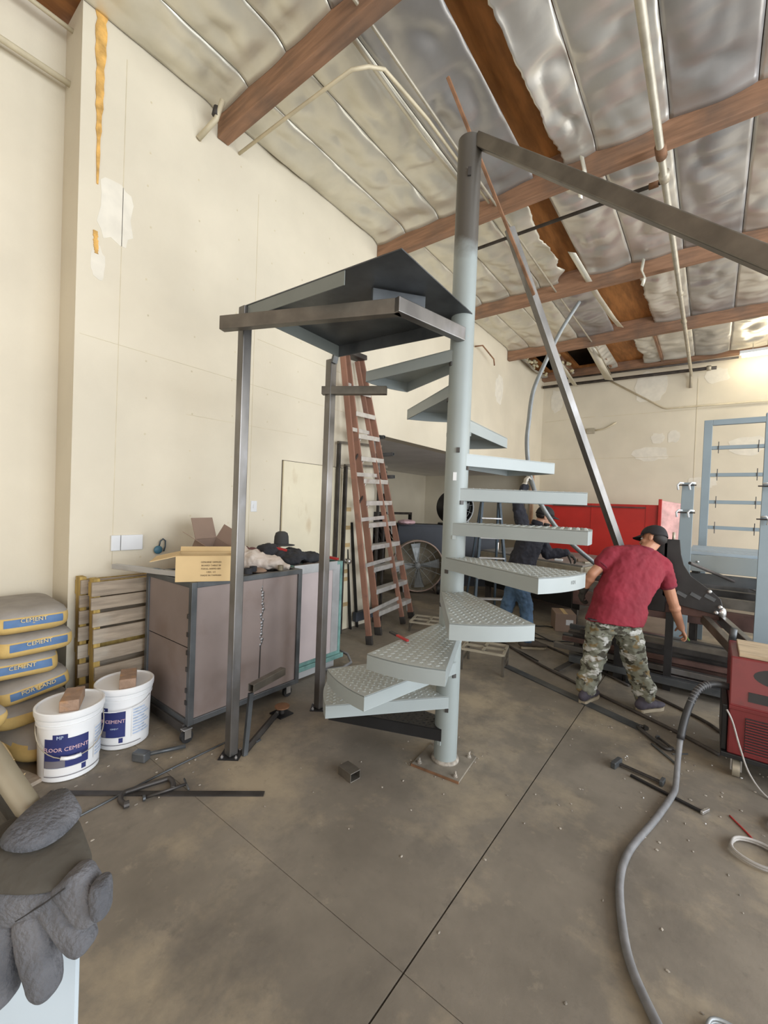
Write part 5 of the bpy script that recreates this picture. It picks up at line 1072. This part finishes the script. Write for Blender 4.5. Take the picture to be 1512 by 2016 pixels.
stool((-1.76, 4.06), R(14), .20, .16, .215, 'low steel stool with open grid top just behind the stair pole', 1)
stool((-2.86, 4.80), R(20), .22, .18, .13, 'low steel grid frame on floor beside ladder feet', 0)
# grit and crumbs
for nm, box_, n, s, mt in (('floor_grit', (-1.9, 1.0, 1.4, 4.2), 90, .009, 'grit'), ('floor_grit', (-.6, .5, 2.4, 4.3), 70, .010, 'grit'), ('floor_grit', (-1.45, -1.1, 2.2, 2.6), 40, .008, 'grit'), ('floor_grit', (-2.9, -2.2, .6, 1.5), 40, .010, 'grit'), ('paint_chips', (-.7, .4, 2.6, 4.4), 14, .010, 'white plastic')):
    m = MB()
    for k in range(n): m.ell((rnd.uniform(*box_[:2]), rnd.uniform(*box_[2:]), .002), (s * rnd.uniform(.3, 1), s * rnd.uniform(.3, 1), .003), 5, 4)
    o = m.build(nm, mt); stuff(o); o['label'] = ('pale paint chips scattered on the floor by the welder' if nm == 'paint_chips' else 'loose grit scattered on the concrete floor ' + ('in front of stairs', 'near the hose', 'round pole base', 'before buckets')[('floor_grit', 'floor_grit.001', 'floor_grit.002', 'floor_grit.003').index(o.name)]); o['category'] = 'grit'

# ================================================================== FOREGROUND CART WITH GLOVE
t = thing('utility_cart', 'white enamelled cart with slanting tan pipe handle at lower left', 'cart', (-.6, .1, 0))
rv, uv, bk = V(.7929, .6081, .0383), V(-.0407, -.01, .9991), V(-.608, .7938, -.0168)
k_ = .000546; O = V(-.5466, .1516, 1.1631); dp = bk - rv * .778 - uv * .904
def G_(x, y, d=0):                 # point on the glove's own grid (about half a millimetre per unit) round its middle O, d metres behind the palm
    return O + rv * ((x - 100) * k_) + uv * ((1770 - y) * k_) + dp * d
c0 = G_(166, 1870, .05); c0.z = 0; rh = V(.794, .608, 0); away = V(-.985, .17, 0)
m = MB(); bs_ = (c0 - rh * .34, c0, c0 + away * .11, c0 - rh * .34 + away * .11); m.hexa([*bs_] + [p + V(0, 0, 1.14) for p in bs_]); m.build('body', 'cart white enamel', t, bevel=.006)
m = MB(); m.tube([G_(105, 1660, .045), G_(60, 1582, .055), G_(0, 1492, .065), G_(-130, 1300, .08)], .0128, 20); m.build('handle_pipe', 'tan pipe', t, smooth=True)
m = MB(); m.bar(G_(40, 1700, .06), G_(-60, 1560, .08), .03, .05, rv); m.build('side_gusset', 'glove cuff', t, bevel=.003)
m = MB(); m.tube([G_(95, 1650, .055), G_(80, 1880, .075)], .012, 12); m.build('handle_socket', 'tan pipe', t, smooth=True)
# suede work glove draped over the handle: gauntlet cuff, palm, four fingers and a thumb
gl = thing('work_glove', 'charcoal suede work glove draped over the cart handle', 'glove', (-.57, .08, 1.12))
def row(x0, x1, y0, y1, d, th): return (G_((x0 + x1) / 2, (y0 + y1) / 2, d), (G_(x1, y1, d) - G_(x0, y0, d)) / 2, bk * th)
m = MB(); m.loft([row(-40, 150, 1690, 1690, .016, .016), row(-45, 172, 1700, 1708, .008, .024), row(-48, 190, 1728, 1735, .002, .026), row(-48, 178, 1752, 1758, 0, .024), row(-48, 140, 1782, 1772, 0, .021), row(-48, 92, 1804, 1794, 0, .018), row(-46, 40, 1822, 1816, .002, .010)], 30)
pm = m.build('palm', 'glove suede', gl, smooth=True); sb = pm.modifiers.new('sub', 'SUBSURF'); sb.levels = 1; sb.render_levels = 2
def pad(name, p, q_, w0, w1, th, d0, d1, mt='glove suede', bow=0):
    px, py = q_[0] - p[0], q_[1] - p[1]; L = math.hypot(px, py); nx, ny = -py / L, px / L; secs = []
    for t_, f in ((-.04, .55), (0, .86), (.12, 1), (.35, 1.02), (.6, 1), (.82, .97), (.93, .84), (.985, .58), (1.0, .30)):
        w_ = (w0 + (w1 - w0) * t_) * f; x, y = p[0] + px * t_ + nx * bow * math.sin(PI * t_), p[1] + py * t_ + ny * bow * math.sin(PI * t_); d = d0 + (d1 - d0) * t_
        secs.append((G_(x, y, d), (G_(x + nx * w_, y + ny * w_, d) - G_(x - nx * w_, y - ny * w_, d)) / 2, bk * th * (.55 + .45 * f)))
    m = MB(); m.loft(secs, 22); o = m.build(name, mt, gl, smooth=True); sb = o.modifiers.new('sub', 'SUBSURF'); sb.levels = 1; sb.render_levels = 2
    tx = bpy.data.textures.new('suede_clouds', 'CLOUDS'); tx.noise_scale = .018; dm = o.modifiers.new('wrinkle', 'DISPLACE'); dm.texture = tx; dm.strength = .003; return o
pad('finger', (138, 1722), (190, 1802), 42, 33, .017, -.006, -.010)
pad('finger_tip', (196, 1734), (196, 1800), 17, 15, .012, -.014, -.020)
pad('finger', (104, 1766), (170, 1862), 30, 29, .016, -.006, -.012)
pad('finger', (66, 1792), (94, 1950), 37, 30, .016, -.006, -.012, bow=4)
pad('finger', (4, 1806), (2, 1968), 38, 33, .017, -.004, -.010)
pad('finger', (-62, 1790), (-80, 1930), 34, 30, .016, 0, -.004)
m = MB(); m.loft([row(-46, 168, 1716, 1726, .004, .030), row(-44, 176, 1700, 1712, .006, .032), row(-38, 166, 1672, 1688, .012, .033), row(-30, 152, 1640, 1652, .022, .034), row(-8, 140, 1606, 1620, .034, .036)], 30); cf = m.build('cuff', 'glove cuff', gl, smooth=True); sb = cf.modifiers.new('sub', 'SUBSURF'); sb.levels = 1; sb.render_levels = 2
m = MB(); m.loft([row(26, 142, 1606, 1622, .032, .040), row(44, 126, 1584, 1594, .040, .038), row(58, 112, 1568, 1574, .044, .034)], 28); o = m.build('cuff_hem', 'glove suede', cf, smooth=True)
m = MB(); m.tube([G_(126, 1750, -.026), G_(88, 1778, -.025), G_(34, 1812, -.020)], .0008, 6); m.build('seam', 'glove seam', gl)

# ================================================================== PEOPLE
def hand(mb, w_, d, n, thumb, curl=(.35, .5, .4), size=1.0, spread=.12):
    w_, d, n = V(w_), V(d).normalized(), V(n); n = (n - d * n.dot(d)).normalized(); s = d.cross(n).normalized() * thumb
    kn = []
    for i in range(4):
        k = w_ + (d * (.085 - .006 * abs(i - 1)) + s * (.030 - .0205 * i)) * size; kn.append(k); mb.caps(w_ + s * (.014 - .010 * i) * size, k, .015 * size, .0125 * size, 8)
    for i, L in enumerate((.072, .080, .074, .058)):
        p = kn[i]; a = 0; dirv = (d + s * spread * (1.4 - i)).normalized(); r = .0098 * size
        for j, f in enumerate((.46, .30, .24)):
            a += curl[j]; v = dirv * math.cos(a) + n * math.sin(a); q_ = p + v * L * f * size; mb.caps(p, q_, r, r * .93, 8); p = q_; r *= .93
    p = w_ + (d * .022 + s * .026) * size
    for j, (L, vv) in enumerate(((.042, d * .55 + s * .75 + n * .35), (.032, d * .75 + s * .35 + n * .55), (.026, d * .7 + s * .05 + n * .75))):
        q_ = p + vv.normalized() * L * size; mb.caps(p, q_, (.0145 - .002 * j) * size, (.0125 - .002 * j) * size, 8); p = q_
def head(mb, c, f, up, k=1.0):
    c, f = V(c), V(f).normalized(); up = V(up); up = (up - f * up.dot(f)).normalized(); s = f.cross(up); M = Matrix((s, f, up)).transposed()
    X = lambda a, b, z: c + M @ (V(a, b, z) * k)
    mb.ell(X(0, -.008, .025), (.076 * k, .094 * k, .088 * k), 18, 12, M); mb.ell(X(0, .026, -.045), (.056 * k, .062 * k, .066 * k), 16, 10, M)
    mb.caps(X(0, .075, -.092), X(0, .06, -.088), .022 * k, .026 * k, 10); mb.caps(X(0, .086, .012), X(0, .106, -.026), .010 * k, .015 * k, 10)
    mb.caps(X(-.03, .082, .026), X(.03, .082, .026), .012 * k, .012 * k, 8); mb.caps(X(-.016, .088, -.058), X(.016, .088, -.058), .0095 * k, .0095 * k, 8)
    for sg in (-1, 1): mb.ell(X(sg * .080, -.012, -.012), (.010 * k, .020 * k, .031 * k), 10, 7, M); mb.ell(X(sg * .045, .055, -.025), (.024 * k, .026 * k, .024 * k), 10, 7, M)
    return X, M
def cap(t, X, M, k, mt='black cap', tilt=0):
    m = MB(); vs = []; n1, n2 = 22, 8
    for j in range(n2 + 1):
        a = PI / 2 * j / n2
        for i in range(n1): b = 2 * PI * i / n1; vs.append(X(.0855 * math.cos(a) * math.cos(b), -.006 + .104 * math.cos(a) * math.sin(b), .030 + .092 * math.sin(a) ** .9 - .02 * (math.cos(a) ** 8) * (1 if math.sin(b) < -.2 else 0)))
    fs = [(j * n1 + i, j * n1 + (i + 1) % n1, (j + 1) * n1 + (i + 1) % n1, (j + 1) * n1 + i) for j in range(n2) for i in range(n1)]
    m.add(vs, fs); c_ = m.build('cap', mt, t, smooth=True); sd_ = c_.modifiers.new('solid', 'SOLIDIFY'); sd_.thickness = .004; sd_.offset = 1
    m = MB(); vs = []; n = 14
    for z in (0, -.005):
        for rr in (0, 1):
            for i in range(n + 1):
                b = PI * (.12 + .76 * i / n); x0, y0 = .086 * math.cos(b), -.006 + .104 * math.sin(b); vs.append(X(x0, y0 + rr * .075 * math.sin(b) ** .7, .036 + z - rr * (.012 + .02 * math.cos(b) ** 2)))
    K = n + 1; fs = []
    for i in range(n): fs += [(i, i + 1, K + i + 1, K + i), (2 * K + i, 3 * K + i, 3 * K + i + 1, 2 * K + i + 1), (K + i, K + i + 1, 3 * K + i + 1, 3 * K + i), (i, 2 * K + i, 2 * K + i + 1, i + 1)]
    m.add(vs, fs); m.build('brim', mt, c_, smooth=True)
    m = MB(); m.ell(X(0, -.006, .124), (.007, .007, .005), 8, 5); m.build('button', mt, c_, smooth=True)
def eyes(t, X, k):
    for sg in (-1, 1):
        m = MB(); m.ell(X(sg * .031, .080, .004), (.012 * k, .012 * k, .010 * k), 10, 7); e_ = m.build('eye', 'label white', t, smooth=True)
        m = MB(); m.ell(X(sg * .031, .0905, .004), (.005 * k, .005 * k, .005 * k), 8, 5); m.build('iris', 'hair', e_, smooth=True)
        m = MB(); m.tube([X(sg * .016, .092, .026), X(sg * .031, .093, .031), X(sg * .048, .082, .026)], .0035 * k, 6); m.build('eyebrow', 'hair', t, smooth=True)
def shoe(t, heel, d, mt, L=.27, k=1.0):
    heel, d = V(heel), V(d).normalized(); s = V(d.y, -d.x, 0); up = V(0, 0, 1)
    m = MB(); m.loft([(heel + up * .022 + d * x * L, s * w_ * k, up * 1e-3 + d * 0) for x, w_ in ((0, .03), (1, .03))], 4) if 0 else None
    pts = [(0, .028), (.06, .036), (.3, .036), (.55, .040), (.72, .046), (.88, .042), (1, .022)]
    poly = [heel + d * x * L + s * w_ * k for x, w_ in pts] + [heel + d * x * L - s * w_ * k for x, w_ in pts[::-1]]
    m.prism([p + up * .001 for p in poly], up * .026); so = MB(); so = m
    m2 = MB()
    for x, z, a, b in ((.12, .062, .040, .045), (.30, .066, .041, .048), (.5, .055, .043, .036), (.72, .046, .047, .026), (.86, .040, .040, .020)): m2.ell(heel + d * x * L + up * z, (.062 * k, a * k, b * k), 14, 8, Matrix((d, s, up)).transposed())
    m2.caps(heel + d * L * .18 + up * .07, heel + d * L * .18 + up * .12, .040 * k, .043 * k)
    o = m2.build('shoe', mt, t, remesh=.007); so.build('sole', 'shoe sole', o, bevel=.004)
    return o

# ---- the bending man in red
t = thing('person', 'man in maroon shirt, camouflage trousers and black cap bending to the right', 'person', (-.58, 4.02, 0))
pel, bel, che, nek, hed = V(-.612, 3.99, .755), V(-.587, 4.07, .88), V(-.521, 4.19, 1.075), V(-.455, 4.31, 1.275), V(-.395, 4.37, 1.392)
shL, shR = V(-.672, 4.135, 1.245), V(-.325, 4.395, 1.165)
elL, wrL = V(-.795, 4.02, 1.075), V(-.872, 4.06, .915); elR, wrR = V(-.242, 4.50, .855), V(-.178, 4.63, .610)
hpL, hpR = V(-.690, 3.935, .70), V(-.525, 4.06, .675); knL, knR = V(-.745, 3.965, .375), V(-.455, 4.13, .345); anL, anR = V(-.785, 3.945, .09), V(-.385, 4.10, .09)
hf = V(-.93, .30, -.18)
b = MB()
X, M = head(b, hed, hf, (.25, .25, 1), .98)
b.caps(nek - (hed - nek) * .2, hed - V(0, 0, .03), .062, .058)
for p, q_, r1, r2 in ((shL, elL, .052, .042), (elL, wrL, .042, .029), (shR, elR, .054, .043), (elR, wrR, .043, .030), (hpL, knL, .085, .06), (knL, anL, .058, .04), (hpR, knR, .085, .06), (knR, anR, .058, .04), (shL, shR, .06, .06)): b.caps(p, q_, r1, r2)
b.caps(elL + (wrL - elL) * .3, elL + (wrL - elL) * .3 + V(.001, 0, 0), .043, .043); b.caps(elR + (wrR - elR) * .25, elR + (wrR - elR) * .25 + V(.001, 0, 0), .046, .046)
b.loft([(pel, V(.79, .61, 0) * .15, V(-.6, .78, 0) * .10), (bel, V(.79, .61, -.05) * .16, V(-.6, .78, -.2) * .11), (che, V(.79, .61, -.12) * .18, V(-.5, .68, -.5) * .11), (nek - V(0, 0, .03), V(.79, .61, -.14) * .08, V(-.5, .68, -.5) * .06)], 18)
hand(b, wrR, V(.30, .60, -.75), V(-.5, .2, -.75), 1, (.25, .55, .45), 1.02)
b.build('body', 'skin', t, remesh=.0055)
eyes(t, X, .98); cap(t, X, M, .98)
m = MB(); m.ell(X(0, -.045, .0), (.074, .060, .055), 14, 8, M); m.build('hair', 'hair', t, smooth=True)
# shirt
s_ = MB(); sv = V(.79, .60, -.16)
def sec(c, a, bb, sp): sp = V(sp).normalized(); s1 = (sv - sp * sv.dot(sp)).normalized(); return (c, s1 * a, sp.cross(s1) * bb)
s_.loft([sec(pel + V(.0, 0, -.06), .222, .172, (0, .1, 1)), sec(bel + V(0, 0, -.06), .218, .168, (.05, .2, 1)), sec(bel, .212, .158, (.12, .35, 1)), sec((bel + che) / 2, .212, .150, (.18, .5, 1)), sec(che, .222, .145, (.2, .55, 1)), sec(che + (nek - che) * .5, .225, .125, (.2, .6, 1)), sec(che + (nek - che) * .82, .175, .088, (.2, .6, 1)), sec(nek + V(.003, .004, .01), .085, .068, (.2, .5, 1))], 26)
for sh, el in ((shL, elL), (shR, elR)):
    d = (el - sh); s_.caps(sh + (che - sh) * .25, sh + d * .12, .088, .080); s_.caps(sh + d * .05, sh + d * .46, .080, .073); s_.caps(nek + (sh - nek) * .25, sh, .075, .078)
s_.build('shirt', 'maroon shirt', t, remesh=.008, wrinkle=(.018, .06))
for sh, el in ((shL, elL), (shR, elR)):
    d = (el - sh); m = MB(); e_ = sh + d * .56; m.tube([e_ - d * .05, e_ + d * .03], .071, 18); m.build('sleeve_hem', 'shirt trim', t, remesh=.008)
m = MB(); m.tube([nek + V(.003, .004, .0), nek + V(.012, .014, .045)], .070, 18); m.build('collar', 'shirt trim', t, remesh=.007)
# trousers
p_ = MB()
p_.loft([((hpL + hpR) / 2 + V(0, 0, -.06), V(.79, .61, 0) * .16, V(-.61, .79, 0) * .125), ((hpL + hpR) / 2 + V(0, 0, .02), V(.79, .61, 0) * .188, V(-.61, .79, 0) * .145), (pel + V(0, 0, .02), V(.79, .61, 0) * .160, V(-.61, .79, 0) * .115)], 24)
for h_, k_, a_ in ((hpL, knL, anL), (hpR, knR, anR)):
    p_.caps(h_, k_, .112, .090); p_.caps(k_, a_ + V(0, 0, .03), .088, .076)
    p_.caps(a_ + V(0, 0, .04), a_ + V(0, 0, .10), .082, .084)
p_.build('trousers', 'camouflage cloth', t, remesh=.008, wrinkle=(.035, .05))
m = MB(); m.bar(pel + V(-.15, -.20, -.02), pel + V(-.02, -.10, -.03), .05, .006, (0, 0, 1)); m.build('belt', 'black plastic', t)
shoe(t, (-.80, 3.86, 0), (.22, .97, 0), 'grey shoe'); shoe(t, (-.41, 4.02, 0), (.55, .83, 0), 'grey shoe', .26)
# left hand in dark glove, closed
m = MB(); hand(m, wrL, V(-.25, .35, -.85), V(.4, .5, -.3), -1, (.5, .9, .8), 1.12); m.caps(wrL, wrL + V(.015, -.005, .03), .036, .036); m.build('work_glove', 'dark work glove', t, remesh=.006)

# ---- the man in navy holding the curved rail
t = thing('person', 'man in navy jacket, jeans and dark cap reaching up to hold a rail', 'person', (-1.72, 4.93, 0))
pel, bel, che, nek, hed = V(-1.765, 4.91, .90), V(-1.715, 4.95, 1.06), V(-1.665, 4.995, 1.25), V(-1.615, 5.04, 1.42), V(-1.545, 5.095, 1.535)
shA, elA, wrA = V(-1.705, 4.865, 1.375), V(-1.775, 4.84, 1.655), V(-1.722, 4.885, 1.865); shB, elB, wrB = V(-1.625, 5.15, 1.345), V(-1.54, 5.24, 1.09), V(-1.35, 5.33, 1.115)
hpL, hpR = V(-1.80, 4.82, .87), V(-1.73, 5.00, .87); knL, knR = V(-1.665, 4.96, .47), V(-1.86, 4.90, .50); anL, anR = V(-1.645, 4.965, .09), V(-1.98, 4.98, .09)
hpL, hpR = V(-1.745, 4.845, .87), V(-1.79, 4.985, .87)
b = MB(); hf = V(.80, .55, -.28)
X, M = head(b, hed, hf, (0, 0, 1), .98)
b.caps(nek, hed - V(.02, .01, .03), .056, .054)
for p, q_, r1, r2 in ((shA, elA, .05, .042), (elA, wrA, .041, .029), (shB, elB, .05, .042), (elB, wrB, .041, .029), (hpL, knL, .08, .058), (knL, anL, .056, .04), (hpR, knR, .08, .058), (knR, anR, .056, .04), (shA, shB, .06, .06)): b.caps(p, q_, r1, r2)
rs, ff = V(.5, -.85, 0), V(.85, .5, 0)
b.loft([(pel, rs * .15, ff * .10), (bel, rs * .15, ff * .11), (che, rs * .17, ff * .12), (nek - V(0, 0, .02), rs * .07, ff * .06)], 18)
b.build('body', 'skin light', t, remesh=.0055); eyes(t, X, .98); cap(t, X, M, .98)
m = MB(); m.ell(X(0, -.040, .002), (.077, .062, .050), 14, 8, M); m.build('hair', 'hair', t, smooth=True)
m = MB(); m.ell(X(0, .032, -.078), (.052, .058, .036), 14, 8, M); m.build('beard', 'hair', t, smooth=True)
j = MB()
j.loft([(pel + V(0, 0, -.06), rs * .185, ff * .145), (bel, rs * .185, ff * .15), (che, rs * .20, ff * .15), (che + (nek - che) * .6, rs * .17, ff * .12), (nek + V(0, 0, .02), rs * .075, ff * .075)], 24)
j.caps(shA, elA, .082, .066); j.caps(elA, wrA, .066, .050); j.caps(shB, elB, .082, .066); j.caps(elB, wrB, .066, .050)
j.build('jacket', 'navy jacket', t, remesh=.008, wrinkle=(.03, .06))
m = MB(); m.tube([nek + V(0, 0, .01), nek + V(.012, .01, .06)], .068, 16); m.build('collar', 'navy jacket', t, remesh=.008)
p_ = MB(); p_.loft([((hpL + hpR) / 2 + V(0, 0, -.05), rs * .15, ff * .115), ((hpL + hpR) / 2 + V(0, 0, .02), rs * .175, ff * .13), (pel + V(0, 0, .02), rs * .165, ff * .12)], 22)
for h_, k_, a_ in ((hpL, knL, anL), (hpR, knR, anR)): p_.caps(h_, k_, .100, .078); p_.caps(k_, a_ + V(0, 0, .02), .078, .066)
p_.build('jeans', 'blue denim', t, remesh=.008, wrinkle=(.028, .05))
shoe(t, (-1.70, 4.92, 0), (.80, .60, 0), 'boot brown', .29, 1.08); shoe(t, (-2.04, 4.94, 0), (.80, .60, 0), 'boot brown', .29, 1.08)
m = MB(); hand(m, wrA + V(0, 0, .01), V(.12, .12, 1), V(.75, .6, 0), 1, (.7, 1.1, .9), 1.1); m.caps(wrA - V(0, 0, .03), wrA + V(0, 0, .02), .036, .036); m.build('work_glove', 'work glove white', t, remesh=.006)
m = MB(); hand(m, wrB, V(.8, .3, -.45), V(-.2, .2, -1), -1, (.4, .7, .5), 1.1); m.caps(wrB - V(.03, 0, 0), wrB, .034, .034); m.build('work_glove', 'dark work glove', t, remesh=.006)
# the curved rail in his hand, its foot on the welding table side
rp = [(-1.396, 5.578, 4.165), (-1.554, 5.449, 3.815), (-1.654, 5.238, 3.401), (-1.726, 5.048, 3.002), (-1.733, 4.960, 2.621), (-1.735, 4.935, 2.386), (-1.70, 4.930, 2.091), (-1.655, 4.925, 1.93), (-1.56, 4.90, 1.72), (-1.385, 4.975, 1.43), (-1.20, 5.11, 1.21), (-1.03, 5.30, 1.03)]
m = MB(); m.tube(smooth_path(rp), .034, 10, sq=.7); tag(m.build('curved_rail', mat('rail grey', (.26, .28, .29), .45, .3, var=.15), smooth=True), 'long curved grey stair rail held overhead by the man in navy', 'rail')
